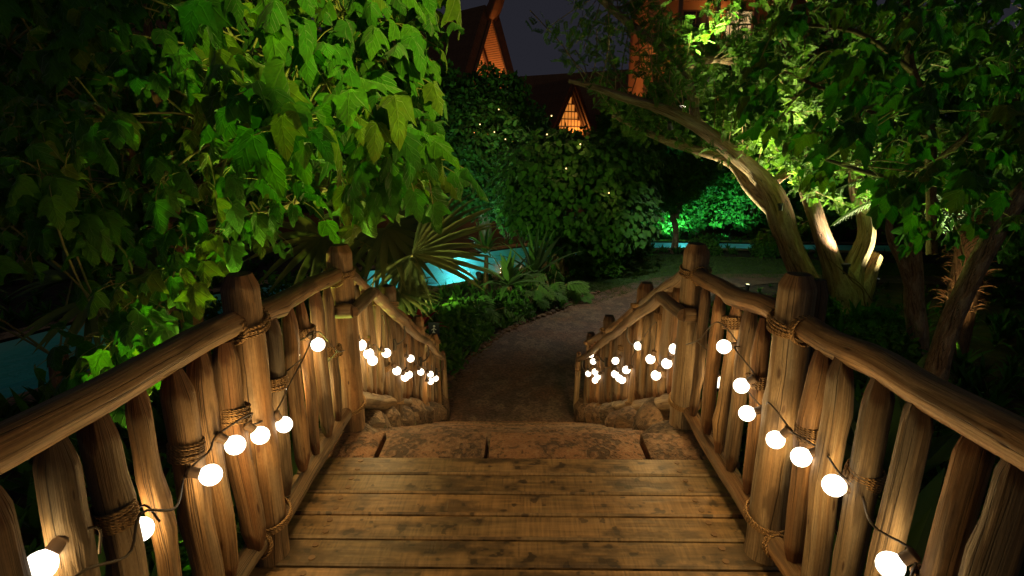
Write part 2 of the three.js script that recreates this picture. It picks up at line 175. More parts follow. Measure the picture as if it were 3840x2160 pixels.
// ---------- branch lines [x, y, z, radius] and branch tips of the big trees ----------
const DATA = {kukuiLNear:[[-1.09,1.67,-2.26],[-0.96,1.64,-2.2],[-0.87,1.52,-2.17],[-1.03,1.5,-2.37],[-0.67,1.6,-2.4],[-0.61,1.53,-2.44],[-0.54,1.46,-2.58],[-0.45,1.41,-2.77],[-0.8,2.07,-2.72],[-0.66,2.07,-2.83],[-0.55,2.24,-3.08],[-0.52,2.08,-3.15],[-0.61,1.96,-3.11],[-0.62,1.87,-2.78],[-0.76,1.87,-2.68],[-0.65,1.75,-3.06],[-0.74,1.76,-2.85],[-0.54,1.59,-3.12],[-0.62,1.32,-3.05],[-0.77,1.32,-2.95],[-0.91,1.33,-2.85],[-0.92,1.89,-2.58],[-1.02,1.97,-2.49],[-1.21,1.98,-2.39],[-0.92,1.52,-2.79]],kukuiL:[[-2.29,2.34,-3.03],[-2.14,2.67,-4.24],[-0.63,2.35,-3.23],[-3.17,2.24,-3.41],[-2.61,2.23,-3.02],[-2.87,2.25,-3.48],[-2.66,2.28,-3.52],[-2.67,2.31,-3.84],[-2.3,2.3,-3.62],[-1.79,2.2,-3.31],[-1.65,2.34,-3.51],[-1.52,2.36,-3.6],[-1.56,2.35,-3.94],[-1.04,2.19,-3.35],[-0.89,2.31,-3.71],[-0.8,2.37,-4.18],[-3.37,2.09,-3.71],[-2.59,1.99,-3.24],[-2.23,1.95,-2.91],[-2.12,2.05,-3.06],[-2.0,1.96,-3.05],[-2.33,2.2,-4.02],[-1.9,2.11,-3.61],[-1.7,2.11,-4.0],[-1.31,2.07,-3.37],[-0.92,1.94,-3.08],[-0.87,2.07,-3.22],[-0.62,2.02,-3.25],[-3.66,1.93,-4.04],[-2.98,1.89,-3.62],[-3.03,2.02,-4.01],[-2.66,1.85,-3.84],[-1.93,1.83,-2.99],[-1.67,1.87,-2.95],[-1.73,1.9,-3.3],[-1.44,1.9,-3.07],[-1.17,1.82,-2.9],[-0.92,1.8,-3.05],[-0.9,1.88,-3.33],[-0.88,1.88,-4.11],[-3.01,1.71,-3.24],[-2.57,1.58,-2.99],[-2.79,1.58,-3.44],[-2.08,1.62,-2.84],[-2.52,1.59,-3.86],[-1.88,1.69,-3.28],[-1.87,1.61,-3.46],[-1.36,1.66,-3.1],[-1.45,1.59,-3.86],[-1.16,1.62,-3.73],[-0.9,1.65,-3.26],[-0.7,1.72,-3.19],[-3.52,1.45,-3.9],[-2.67,1.37,-3.18],[-2.42,1.49,-3.01],[-2.87,1.42,-3.86],[-2.29,1.45,-3.56],[-2.07,1.52,-3.6],[-1.87,1.39,-3.68],[-1.73,1.51,-3.75],[-1.61,1.38,-3.95],[-1.32,1.46,-3.94],[-0.74,1.49,-2.94],[-0.82,1.37,-3.75],[-2.86,1.22,-3.12],[-2.38,1.32,-2.74],[-2.61,1.2,-3.34],[-2.69,1.21,-3.77],[-1.97,1.3,-3.03],[-2.11,1.27,-3.44],[-1.58,1.27,-2.88],[-1.47,1.26,-3.29],[-1.29,1.17,-3.22],[-1.06,1.23,-3.37],[-0.88,1.32,-3.29],[-0.81,1.3,-3.73],[-2.88,1.03,-3.05],[-3.19,0.96,-3.59],[-2.49,1.05,-2.96],[-2.5,0.97,-3.26],[-2.55,0.9,-3.74],[-2.02,1.0,-3.27],[-1.75,0.99,-3.21],[-1.81,0.95,-3.8],[-2.66,0.72,-3.39],[-2.68,0.61,-3.74],[-1.98,0.75,-3.08],[-2.16,0.72,-2.9],[-2.12,0.61,-2.88],[-2.38,0.47,-3.64],[-2.23,0.39,-2.82],[-2.07,0.47,-2.81],[-2.12,0.38,-2.69],[-2.43,0.24,-2.86],[-2.26,0.21,-2.75],[-2.66,0.28,-3.07],[-1.99,0.53,-2.63]],kukuiLBack:[[-4.79,2.99,-5.28],[-4.37,2.84,-5.07],[-4.2,3.05,-5.74],[-4.75,3.48,-7.12],[-3.97,3.25,-6.48],[-1.34,3.22,-6.42],[-4.51,2.67,-5.13],[-5.63,3.18,-6.99],[-3.82,2.7,-5.34],[-3.65,2.82,-5.61],[-3.74,2.87,-5.88],[-3.25,2.94,-5.97],[-2.54,2.69,-5.01],[-2.06,2.7,-4.88],[-2.25,2.98,-6.17],[-1.83,2.86,-6.3],[-1.24,2.68,-5.68],[-5.53,2.47,-6.12],[-5.64,2.53,-6.67],[-4.86,2.53,-6.51],[-4.12,2.48,-5.84],[-3.97,2.51,-6.55],[-3.45,2.43,-6.22],[-2.3,2.36,-4.81],[-2.21,2.36,-4.97],[-2.11,2.52,-6.14],[-1.69,2.43,-5.83],[-1.65,2.49,-6.4],[-5.85,2.15,-6.07],[-4.76,1.99,-5.16],[-5.32,2.25,-6.26],[-5.29,2.16,-6.77],[-3.97,2.15,-5.7],[-3.73,2.06,-5.98],[-2.77,2.13,-5.0],[-2.72,2.0,-5.3],[-2.05,2.12,-4.82],[-2.34,2.11,-6.18],[-1.69,2.18,-5.82],[-1.17,2.03,-4.93],[-6.39,1.91,-6.7],[-4.92,1.88,-5.58],[-4.57,1.61,-5.5],[-5.21,1.9,-6.64],[-3.52,1.69,-4.86],[-3.1,1.59,-4.82],[-3.62,1.79,-6.5],[-3.24,1.89,-6.55],[-2.02,1.81,-4.61],[-1.95,1.74,-5.24],[-1.71,1.77,-5.28],[-1.37,1.94,-6.27],[-6.3,1.5,-6.48],[-4.66,1.28,-5.07],[-5.72,1.41,-6.62],[-4.23,1.43,-5.41],[-3.44,1.51,-4.73],[-4.11,1.45,-6.51],[-3.33,1.45,-5.61],[-3.48,1.42,-6.56],[-2.49,1.28,-5.83],[-2.02,1.25,-5.65],[-1.82,1.52,-6.12],[-1.45,1.3,-5.88],[-4.95,1.13,-5.42],[-5.24,1.04,-5.97],[-4.49,1.07,-5.81],[-3.89,1.02,-5.24],[-3.3,1.15,-4.87],[-2.78,1.06,-4.88],[-2.69,0.88,-5.34],[-2.19,1.16,-4.64],[-1.94,1.17,-4.96],[-2.07,0.93,-6.3],[-1.24,1.06,-5.32],[-5.16,0.73,-5.03],[-6.21,0.58,-6.34],[-5.11,0.61,-5.63],[-3.89,0.8,-4.91],[-3.99,0.7,-5.26],[-3.98,0.42,-6.12],[-3.66,0.73,-5.85],[-2.84,0.63,-5.57],[-3.07,0.56,-6.28],[-3.91,0.09,-5.54],[-2.98,0.49,-4.81]],kukuiR:[[3.44,3.08,-6.03],[3.72,2.91,-5.68],[4.02,2.84,-5.16],[5.05,3.1,-6.13],[3.07,2.72,-5.58],[3.42,2.65,-5.67],[4.12,2.91,-6.14],[3.42,2.44,-4.72],[3.77,2.48,-4.85],[4.04,2.5,-4.67],[2.58,2.13,-4.48],[3.74,2.56,-6.06],[2.9,2.28,-4.37],[4.33,2.34,-5.85],[4.84,2.33,-5.94],[5.09,2.55,-6.01],[2.83,2.19,-5.41],[2.72,2.03,-4.78],[2.9,2.1,-4.71],[3.02,1.86,-4.38],[3.74,2.07,-4.85],[4.12,1.95,-4.96],[4.14,2.01,-4.87],[2.4,1.61,-4.15],[3.51,1.69,-5.47],[2.88,1.79,-4.25],[4.29,1.83,-5.48],[3.89,1.75,-4.62],[4.17,1.69,-4.6],[3.13,1.57,-5.42],[3.86,1.4,-5.71],[3.38,1.51,-4.91],[3.79,1.34,-4.72],[4.07,1.46,-4.94],[5.04,1.53,-5.51],[3.03,1.2,-4.63],[3.21,1.27,-4.36],[3.29,1.24,-4.13],[3.78,1.15,-4.57],[5.36,0.99,-5.71],[3.62,0.85,-5.0],[4.36,0.71,-5.38],[4.69,0.88,-5.41],[4.2,0.86,-4.58],[2.39,1.73,-5.26],[2.29,1.96,-5.52],[2.25,2.14,-5.57],[2.54,2.44,-5.85],[2.53,2.57,-5.47],[2.79,1.63,-5.44],[3.05,1.21,-5.55]],kukuiRBack:[[5.19,3.42,-7.56],[5.82,3.37,-6.95],[5.0,3.23,-8.23],[5.01,3.23,-7.93],[4.7,2.77,-6.45],[5.13,3.08,-6.79],[6.94,3.24,-8.15],[5.09,2.84,-7.76],[5.5,2.83,-7.45],[5.5,2.72,-7.02],[5.59,2.68,-6.81],[4.04,2.13,-6.56],[4.81,2.34,-7.46],[4.72,2.24,-6.6],[5.11,2.14,-6.33],[6.02,2.29,-7.23],[4.01,1.91,-6.44],[4.58,1.82,-6.63],[4.9,1.65,-6.64],[5.55,1.86,-6.89],[6.0,1.64,-6.74],[5.15,1.57,-7.66],[5.06,1.29,-6.72],[5.29,1.41,-6.32],[6.13,1.37,-7.16],[4.83,1.01,-6.82],[5.12,1.04,-6.86],[5.79,1.1,-6.83],[5.72,0.86,-6.25]],bigTree:[[[5.91,-2.06,-10.02,0.46],[5.71,-1.46,-10.17,0.307],[5.44,-0.8,-10.33,0.23],[5.21,-0.27,-10.46,0.222],[5.06,0.17,-10.57,0.245],[4.9,0.62,-10.68,0.207],[4.56,1.03,-10.78,0.161],[4.13,1.36,-10.76,0.144],[3.31,1.9,-10.68,0.119],[2.61,2.21,-10.64,0.096],[1.91,2.38,-10.47,0.079],[1.3,2.55,-10.3,0.057],[0.87,2.64,-10.21,0.035]],[[4.98,0.25,-10.59,0.153],[4.61,0.71,-11.01,0.126],[4.33,1.2,-11.44,0.113],[3.75,1.43,-11.7,0.091],[3.23,1.6,-11.94,0.084],[2.51,1.93,-12.22,0.06],[2.02,2.18,-12.38,0.043]],[[3.32,1.93,-10.68,0.097],[3.25,2.49,-10.93,0.09],[3.13,2.98,-11.15,0.091],[2.71,3.4,-11.36,0.092],[2.19,3.8,-11.56,0.077],[1.67,4.27,-11.77,0.07],[1.13,4.8,-12.0,0.055]],[[6.31,-1.79,-10.19,0.449],[6.28,-1.19,-10.34,0.325],[6.06,-0.72,-10.36,0.199],[5.79,-0.11,-10.41,0.159],[5.61,0.4,-10.53,0.144],[5.47,1.06,-10.9,0.116],[5.41,1.89,-11.22,0.094],[5.43,2.66,-11.51,0.079],[5.73,3.61,-11.97,0.056]],[[6.41,-1.82,-10.29,0.453],[6.43,-1.22,-10.44,0.328],[6.6,-0.76,-10.56,0.187],[6.83,-0.23,-10.7,0.164],[6.8,0.22,-10.81,0.148],[6.7,0.67,-11.03,0.134],[6.76,1.28,-11.29,0.111],[7.16,2.14,-11.71,0.081],[7.45,3.27,-12.21,0.058]],[[6.47,-2.01,-10.35,0.441],[6.67,-1.36,-10.51,0.315],[7.04,-0.76,-10.77,0.175],[7.16,-0.57,-10.82,0.127]],[[3.13,2.98,-11.15,0.076],[3.81,3.19,-11.63,0.071],[4.49,3.19,-12.15,0.049]],[[4.79,0.77,-10.72,0.092],[5.53,1.12,-11.23,0.08],[6.22,1.35,-11.71,0.058]]],smallTrunk:[[[5.57,-1.09,-7.27,0.133],[5.52,-0.61,-7.39,0.122],[5.51,-0.23,-7.48,0.111],[5.5,0.15,-7.58,0.094],[5.46,0.69,-7.71,0.078],[5.52,1.44,-7.91,0.061]],[[5.5,-0.47,-7.42,0.083],[5.35,-0.07,-7.52,0.061],[5.19,0.26,-7.6,0.05],[5.17,0.58,-7.68,0.044],[5.21,0.95,-7.78,0.033]]],leanTrunk:[[[4.14,-0.36,-5.06,0.097],[4.35,0.13,-5.19,0.093],[4.58,0.58,-5.3,0.089],[4.85,0.99,-5.41,0.081],[5.16,1.44,-5.53,0.066]],[[4.74,0.82,-5.37,0.035],[4.91,0.79,-5.36,0.027]]],leftTrunk:[[[-2.82,-1.76,-4.52,0.114],[-2.93,-0.4,-4.65,0.102],[-3.07,0.97,-4.79,0.084],[-3.02,1.54,-4.73,0.067],[-3.08,2.0,-4.85,0.057],[-3.14,2.39,-4.94,0.047],[-3.2,2.88,-5.07,0.04]],[[-3.05,2.16,-4.89,0.04],[-2.98,2.39,-4.95,0.034],[-2.92,2.58,-5.0,0.03],[-2.88,2.88,-5.07,0.024]],[[-3.0,1.04,-4.71,0.048],[-2.9,1.23,-4.34,0.041],[-2.85,1.42,-4.08,0.035],[-2.76,1.55,-3.91,0.025]],[[-3.07,0.97,-4.79,0.042],[-2.18,1.33,-4.07,0.029],[-1.37,1.52,-3.1,0.018],[-1.08,1.6,-2.81,0.012]],[[-3.01,1.44,-4.71,0.04],[-1.96,1.93,-4.02,0.028],[-1.11,2.06,-3.24,0.018],[-0.67,2.23,-3.28,0.013]],[[-3.03,0.83,-4.76,0.042],[-2.0,0.93,-3.97,0.026],[-1.25,1.2,-3.43,0.017],[-0.76,1.35,-3.27,0.012]],[[-2.95,0.12,-4.68,0.036],[-2.56,0.31,-3.6,0.019],[-2.39,0.36,-3.0,0.012]],[[-3.02,1.61,-4.75,0.03],[-3.23,1.81,-4.18,0.02],[-3.38,2.11,-3.84,0.013]]],rightTrunk:[[[4.25,0.41,-5.57,0.049],[4.24,1.05,-5.73,0.049],[4.22,1.64,-5.88,0.053],[4.14,1.96,-5.96,0.049],[4.02,2.35,-6.06,0.041],[3.98,2.95,-6.21,0.033]],[[4.22,1.6,-5.87,0.033],[3.65,1.7,-5.58,0.027],[3.08,1.87,-5.3,0.018],[2.45,2.04,-5.03,0.014]],[[4.23,1.28,-5.79,0.033],[4.43,1.63,-5.57,0.027],[4.67,1.91,-5.44,0.019]],[[4.24,1.08,-5.74,0.029],[3.33,1.23,-5.25,0.022],[2.71,1.37,-4.97,0.014]],[[4.06,2.23,-6.03,0.029],[3.2,2.55,-5.68,0.023],[2.38,2.57,-5.47,0.015]]]};

// ---------- surfaces ----------
const woodTex = [0, 1].map((q) => {
  const rr = rng(31 + q), cr = Array.from({ length: 14 }, () => [rr(), rr(), 0.05 + 0.3 * rr(), 0.001 + 0.0018 * rr(), rr() * 50]), kn = Array.from({ length: 7 }, () => [rr(), rr(), 0.010 + 0.014 * rr()]);
  const wrap = (d) => { d = Math.abs(d); return Math.min(d, 1 - d); };
  return tex(1024, 512, (u, v) => {
    let du = 0, kd = 0, kr = 0;
    for (const [ku, kv, ks] of kn) { const x = ((u - ku + 1.5) % 1) - 0.5, y = (((v - kv + 1.5) % 1) - 0.5) * 1.6, d = Math.hypot(x, y * 0.55) / ks; if (d < 4) { du += x * Math.exp(-d * 0.9) * 1.2; kd = Math.max(kd, 1 - sm(0.4, 1.1, d)); kr = Math.max(kr, Math.exp(-d * 0.7) * (0.5 + 0.5 * Math.sin(d * 9))); } }
    const w = u - du, g1 = fbm(w * 28, v * 3, 3 + q, 3, 28, 3), g2 = fbm(w * 90, v * 6, 9 + q, 2, 90, 6), t1 = fbm(w * 5, v * 2, 21 + q, 3, 5, 2), t2 = fbm(w * 7, v * 3, 41 + q, 3, 7, 3);
    let c = mixc([0.45, 0.335, 0.21], [0.31, 0.205, 0.115], sm(-0.3, 0.45, g1 + 0.6 * t1)); c = mixc(c, [0.34, 0.30, 0.245], sm(0.05, 0.4, t2) * 0.75); c = mixc(c, [0.38, 0.22, 0.10], sm(0.1, 0.45, -t2) * 0.6);
    const g3 = fbm(w * 170, v * 9, 61 + q, 2, 170, 9), pore = sm(0.12, 0.4, g3 + 0.35 * g2), k = 1 + 0.4 * g2 + 0.3 * g3 + 0.2 * fbm(u * 90, v * 140, 55, 2, 90, 140); c = [c[0] * k, c[1] * k, c[2] * k]; c = mixc(c, [0.07, 0.042, 0.022], pore * 0.5); let h = 0.6 + 0.2 * g1 + 0.25 * g2 + 0.2 * g3 - 0.15 * pore;
    const stain = sm(0.18, 0.42, fbm(u * 6, v * 5, 77 + q, 4, 6, 5)); c = mixc(c, [0.09, 0.055, 0.03], stain * 0.62);
    if (kd || kr) { c = mixc(c, [0.10, 0.05, 0.022], Math.max(kd, kr * 0.6)); h -= kd * 0.3; }
    for (const [cu, cv, cl, cw, cs] of cr) { const dv = wrap(v - cv); if (dv < cl) { const x = wrap(u - cu + 0.018 * noise(v * 5 + cs, 0) + 0.004 * noise(v * 22 + cs, 3)), e = cw * (1 - dv / cl) + 0.0006; if (x < e * 2) { const f = 1 - sm(e * 0.7, e * 2, x); c = mixc(c, [0.03, 0.018, 0.01], f * 0.9); h -= f * 0.6; } } }
    return [...c, h];
  });
});
const woodTints = [[0.6, 0.58, 0.55], [0.42, 0.37, 0.33], [0.66, 0.54, 0.41], [0.36, 0.34, 0.32], [0.52, 0.39, 0.28]];
const woodMats = woodTints.flatMap((c, i) => [0, 1].map((q) => std(c, 0.72, { map: woodTex[q].map, bumpMap: woodTex[q].bump, bumpScale: 0.004, vertexColors: true })));
const wood = () => pick(woodMats);
const plankTex = tex(1024, 1024, (u, v) => {
  const g1 = fbm(u * 5, v * 60, 3, 3, 5, 60), g2 = fbm(u * 14, v * 150, 5, 2, 14, 150), cross = fbm(u * 240, v * 18, 6, 2, 240, 18), t = fbm(u * 4, v * 7, 9, 4, 4, 7), s1 = fbm(u * 9, v * 22, 12, 5, 9, 22), s2 = fbm(u * 40, v * 46, 15, 3, 40, 46);
  let c = mixc([0.33, 0.215, 0.105], [0.215, 0.14, 0.066], sm(-0.35, 0.4, g1 + 0.4 * t)); c = mixc(c, [0.245, 0.19, 0.11], sm(-0.05, 0.35, t) * 0.5);
  const k = 1 + 0.5 * g2 + 0.5 * cross; c = [c[0] * k, c[1] * k, c[2] * k];
  const st = sm(-0.05, 0.45, s1 + 0.55 * s2 + 0.25 * cross); c = mixc(c, [0.06, 0.04, 0.022], st * 0.72); const sp = sm(0.34, 0.46, s2 + 0.15 * s1); c = mixc(c, [0.035, 0.024, 0.015], sp * 0.7);
  return [...c, 0.55 + 0.25 * g1 + 0.2 * g2 + 0.15 * cross - 0.15 * st];
});
const plankMats = [[0.6, 0.57, 0.53], [0.5, 0.48, 0.44], [0.66, 0.6, 0.53]].map((c) => std(c, 0.5, { map: plankTex.map, bumpMap: plankTex.bump, bumpScale: 0.004 }));
const stoneTex = tex(768, 768, (u, v) => {
  const a = fbm(u * 7, v * 7, 2, 5, 7, 7), b = fbm(u * 52, v * 52, 4, 3, 52, 52), d = fbm(u * 140, v * 140, 6, 2, 140, 140), pit = sm(0.08, 0.4, b + 0.4 * d + 0.55 * a);
  let c = mixc([0.25, 0.13, 0.07], [0.15, 0.078, 0.044], sm(-0.3, 0.3, a)); c = mixc(c, [0.30, 0.19, 0.12], sm(0.1, 0.4, -b) * 0.5); const k = 1 + 0.4 * d; c = [c[0] * k, c[1] * k, c[2] * k];
  c = mixc(c, [0.035, 0.022, 0.015], pit * 0.75); return [...c, 0.7 + 0.25 * a + 0.2 * d - 0.55 * pit];
});
const stoneMats = [[0.72, 0.74, 0.74], [0.62, 0.66, 0.7], [0.78, 0.74, 0.68]].map((c) => std(c, 0.8, { map: stoneTex.map, bumpMap: stoneTex.bump, bumpScale: 0.01 }));
const rockMats = [[0.62, 0.72, 0.74], [0.5, 0.58, 0.6], [0.7, 0.76, 0.7]].map((c) => std(c, 0.85, { map: stoneTex.map, bumpMap: stoneTex.bump, bumpScale: 0.008 }));
const pathTex = tex(768, 768, (u, v) => {
  const a = fbm(u * 5, v * 5, 2, 6, 5, 5), b = fbm(u * 22, v * 16, 4, 5, 22, 16), d = fbm(u * 120, v * 120, 6, 2, 120, 120), w = sm(0.05, 0.35, b + 0.4 * a);
  let c = mixc([0.125, 0.070, 0.045], [0.088, 0.062, 0.050], sm(-0.35, 0.35, a)); c = mixc(c, [0.20, 0.145, 0.11], w * 0.4); c = mixc(c, [0.05, 0.036, 0.03], sm(0.05, 0.45, -b) * 0.5);
  const k = 1 + 1.0 * d; return [c[0] * k, c[1] * k, c[2] * k, 0.5 + 0.3 * b + 0.35 * d];
});
const pathMat = std([1.0, 0.94, 0.92], 0.7, { map: pathTex.map, bumpMap: pathTex.bump, bumpScale: 0.012 });
const soilTex = tex(512, 512, (u, v) => { const a = fbm(u * 6, v * 6, 2, 5, 6, 6), d = fbm(u * 60, v * 60, 6, 3, 60, 60), k = 1 + 0.9 * d; const c = mixc([0.045, 0.028, 0.016], [0.022, 0.02, 0.012], sm(-0.2, 0.3, a)); return [c[0] * k, c[1] * k, c[2] * k, 0.5 + 0.4 * d + 0.2 * a]; });
const barkTex = tex(512, 1024, (u, v) => {
  const w = u + 0.02 * fbm(u * 6, v * 6, 8, 2, 6, 6), a = fbm(w * 22, v * 7, 2, 4, 22, 7), f = Math.abs(noise(w * 16, v * 5, 5, 16, 5)), b = fbm(u * 60, v * 40, 7, 2, 60, 40), t = fbm(u * 4, v * 4, 13, 3, 4, 4);
  const cr = 1 - sm(0.03, 0.22, f + 0.25 * a + 0.1); let c = mixc([0.27, 0.17, 0.10], [0.36, 0.27, 0.19], sm(-0.2, 0.3, t)); const k = 1 + 0.35 * b + 0.4 * a; c = [c[0] * k, c[1] * k, c[2] * k]; c = mixc(c, [0.05, 0.03, 0.018], cr * 0.8);
  return [...c, 0.75 + 0.3 * a - 0.5 * cr + 0.1 * b];
});
for (const k of ['map', 'bump']) barkTex[k].repeat.set(3, 2);
const barkMat = std([1, 0.95, 0.9], 0.85, { map: barkTex.map, bumpMap: barkTex.bump, bumpScale: 0.03 }), barkDark = std([0.55, 0.42, 0.34], 0.85, { map: barkTex.map, bumpMap: barkTex.bump, bumpScale: 0.02 });
const twigMat = std([0.22, 0.2, 0.07], 0.8), twigRed = std([0.2, 0.09, 0.05], 0.85);
const leafTex = (veins, pale) => tex(256, 256, (u, v) => {
  const x = u * 2 - 1, y = v * 1.2 - 0.15, ax = Math.abs(x); let e = 1e9;
  e = Math.min(e, ax * 1.6); for (const [a, o] of veins) { const t = y - o, d = Math.abs(t - ax * a) / Math.hypot(1, a); if (t > -0.03) e = Math.min(e, d); }
  const vein = 1 - sm(0.006, 0.022, e), n = fbm(u * 8, v * 8, 3, 4, 8, 8), f = fbm(u * 40, v * 40, 5, 2, 40, 40), q = sm(0.2, 0.42, fbm(u * 5, v * 5, 31, 4, 5, 5));
  const k = 1 + 0.45 * n + 0.3 * f; let c = [0.72 * k, 0.8 * k, 0.6 * k]; c = mixc(c, [1.35, 0.9, 0.55], q * 0.4); c = mixc(c, pale, vein * 0.7); return [c[0], c[1], c[2], 0.5 + 0.35 * vein + 0.15 * n];
});
const kukuiTex = leafTex([[0.75, 0.02], [-0.15, 0.03], [1.1, 0.3], [1.2, 0.5], [1.2, 0.68]], [1.25, 1.15, 0.75]);
const kukuiMats = [[0.046, 0.20, 0.008], [0.024, 0.125, 0.007], [0.075, 0.235, 0.008], [0.12, 0.20, 0.01]].map((c) => leafMat(c, { map: kukuiTex.map, bumpMap: kukuiTex.bump, bumpScale: 0.006 }));
const ropeTex = tex(64, 64, (u, v) => { const s = Math.abs(((u * 2 + v * 2) % 1) - 0.5) * 2, n = noise(u * 32, v * 32, 1, 32, 32), k = 0.5 + 0.55 * s + 0.2 * n; return [0.34 * k, 0.2 * k, 0.085 * k, s]; });
const ropeMat = std([1, 1, 1], 0.9, { map: ropeTex.map, bumpMap: ropeTex.bump, bumpScale: 0.004 });
const cordMat = std([0.05, 0.034, 0.022], 0.55), socketMat = std([0.10, 0.062, 0.038], 0.5), ironMat = std([0.05, 0.045, 0.04], 0.5, { metalness: 0.7 });
const bulbMat = std([0.9, 0.88, 0.82], 0.4, { emissive: lin(1, 0.9, 0.72), emissiveIntensity: 3.2 });
const WARM = [1, 0.62, 0.205], BULB = 0.18;

// ---------- ground, path, river ----------
const G = -1.58;
const flat = (pts, y, hole, k = 1) => { const s = new THREE.Shape(pts.map((p) => new THREE.Vector2(p[0], -p[1]))); if (hole) s.holes.push(new THREE.Path(hole.map((p) => new THREE.Vector2(p[0], -p[1])))); const g = new THREE.ShapeGeometry(s); g.rotateX(-Math.PI / 2); g.translate(0, y, 0); const P = g.attributes.position, u = []; for (let i = 0; i < P.count; i++) u.push(P.getX(i) / k, P.getZ(i) / k); g.setAttribute('uv', new THREE.Float32BufferAttribute(u, 2)); return g; };
const smooth = (pts, n = 6) => new THREE.CatmullRomCurve3(pts.map((p) => V(p[0], 0, p[1]))).getPoints((pts.length - 1) * n).map((p) => [p.x, p.z]);
const riverC = new THREE.CatmullRomCurve3([[-10.5, -0.5, 1.5], [-8.6, -4.5, 1.45], [-7.35, -7.4, 1.35], [-6.4, -9.6, 1.3], [-4.3, -11.8, 1.3], [-1.9, -13.7, 1.3], [0.6, -16.4, 1.1], [2.7, -17.6, 0.75], [5.5, -17.75, 0.6], [8.5, -17.5, 0.6], [12.5, -17.2, 0.7]].map((p) => V(p[0], p[2], p[1])));
const bankL = [], bankR = [];
for (let i = 0; i <= 80; i++) { const p = riverC.getPoint(i / 80), t = riverC.getTangent(i / 80), n = V(t.z, 0, -t.x).normalize(); bankL.push([p.x + n.x * p.y, p.z + n.z * p.y]); bankR.push([p.x - n.x * p.y, p.z - n.z * p.y]); }
const riverPoly = [...bankL, ...bankR.slice().reverse()];
const ground = structure('ground', flat([[-160, 40], [160, 40], [160, -260], [-160, -260]], G - 0.02, riverPoly, 1.3), std([1, 1, 1], 0.95, { map: soilTex.map, bumpMap: soilTex.bump, bumpScale: 0.02 }), 'dark planted soil around the bridge and river');
structure('river_floor', flat(riverPoly, G - 0.75), std([0.13, 0.5, 0.53], 0.7), 'pale turquoise bottom of the winding river pool');
{
  const p = [], uv = [], idx = []; for (const b of [bankL, bankR]) { const s = p.length / 3; b.forEach(([x, z], i) => { p.push(x, G - 0.02, z, x, G - 0.75, z); uv.push(i, 0, i, 1); if (i) { const k = s + i * 2; idx.push(k - 2, k - 1, k, k, k - 1, k + 1); } }); }
  structure('river_wall', meshOf(p, uv, idx), std([0.16, 0.48, 0.5], 0.7, { side: THREE.DoubleSide }), 'turquoise side walls of the river pool');
  const w = flat(riverPoly, G - 0.17), bt = tex(256, 256, (u, v) => [0, 0, 0, 0.5 + 0.7 * fbm(u * 6, v * 6, 4, 3, 6, 6)]);
  structure('river_water', w, new THREE.MeshPhysicalMaterial({ color: lin(0.72, 0.98, 0.97), transmission: 1, thickness: 0, roughness: 0.06, ior: 1.33, bumpMap: bt.bump, bumpScale: 0.05 }), 'lit turquoise water of the winding river pool');
  const cop = []; for (const [b, s] of [[bankL, 1], [bankR, -1]]) { const q = b.map(([x, z], i) => { const a = b[Math.max(0, i - 1)], c = b[Math.min(80, i + 1)], d = Math.hypot(c[0] - a[0], c[1] - a[1]); return [x + s * (c[1] - a[1]) / d * 0.42, z - s * (c[0] - a[0]) / d * 0.42]; }); cop.push(flat(s > 0 ? [...b, ...q.reverse()] : [...b, ...q.reverse()], G + 0.03, null, 1.1)); }
  structure('river_kerb', mergeGeometries(cop), std([1.6, 1.8, 1.8], 0.8, { map: stoneTex.map, side: THREE.DoubleSide }), 'brown stone kerb along the river pool');
}
const pathL = smooth([[-0.86, -5.5], [-0.92, -6.94], [-0.63, -7.85], [-0.03, -9.2], [0.74, -10.1], [1.3, -11.0], [2.33, -12.17], [3.93, -13.34], [6.5, -13.5], [12, -13.2]]), pathR = smooth([[0.78, -5.5], [1.15, -6.7], [1.9, -8.3], [3.2, -10.3], [4.8, -11.9], [6.3, -12.6], [12, -12.2]]);
structure('path', flat([...pathL, ...pathR.slice().reverse()], G, null, 2.3), pathMat, 'reddish brown textured concrete path curving to the right');
const lawnPoly = [[1.55, -10.6], [2.6, -11.8], [4.1, -12.95], [6.5, -13.1], [12, -12.8], [13, -14.6], [8, -15.4], [4.5, -16.2], [2.2, -16.2], [1.5, -14.6], [0.9, -12.2]];
structure('lawn', flat(lawnPoly, G - 0.012, null, 1), std([0.035, 0.07, 0.015], 0.95), 'short green lawn beyond the bend of the path');
const inPoly = (x, z, P) => { let c = false; for (let i = 0, j = P.length - 1; i < P.length; j = i++) if ((P[i][1] > z) !== (P[j][1] > z) && x < (P[j][0] - P[i][0]) * (z - P[i][1]) / (P[j][1] - P[i][1]) + P[i][0]) c = !c; return c; };
const pathPoly = [...pathL, ...pathR.slice().reverse()];

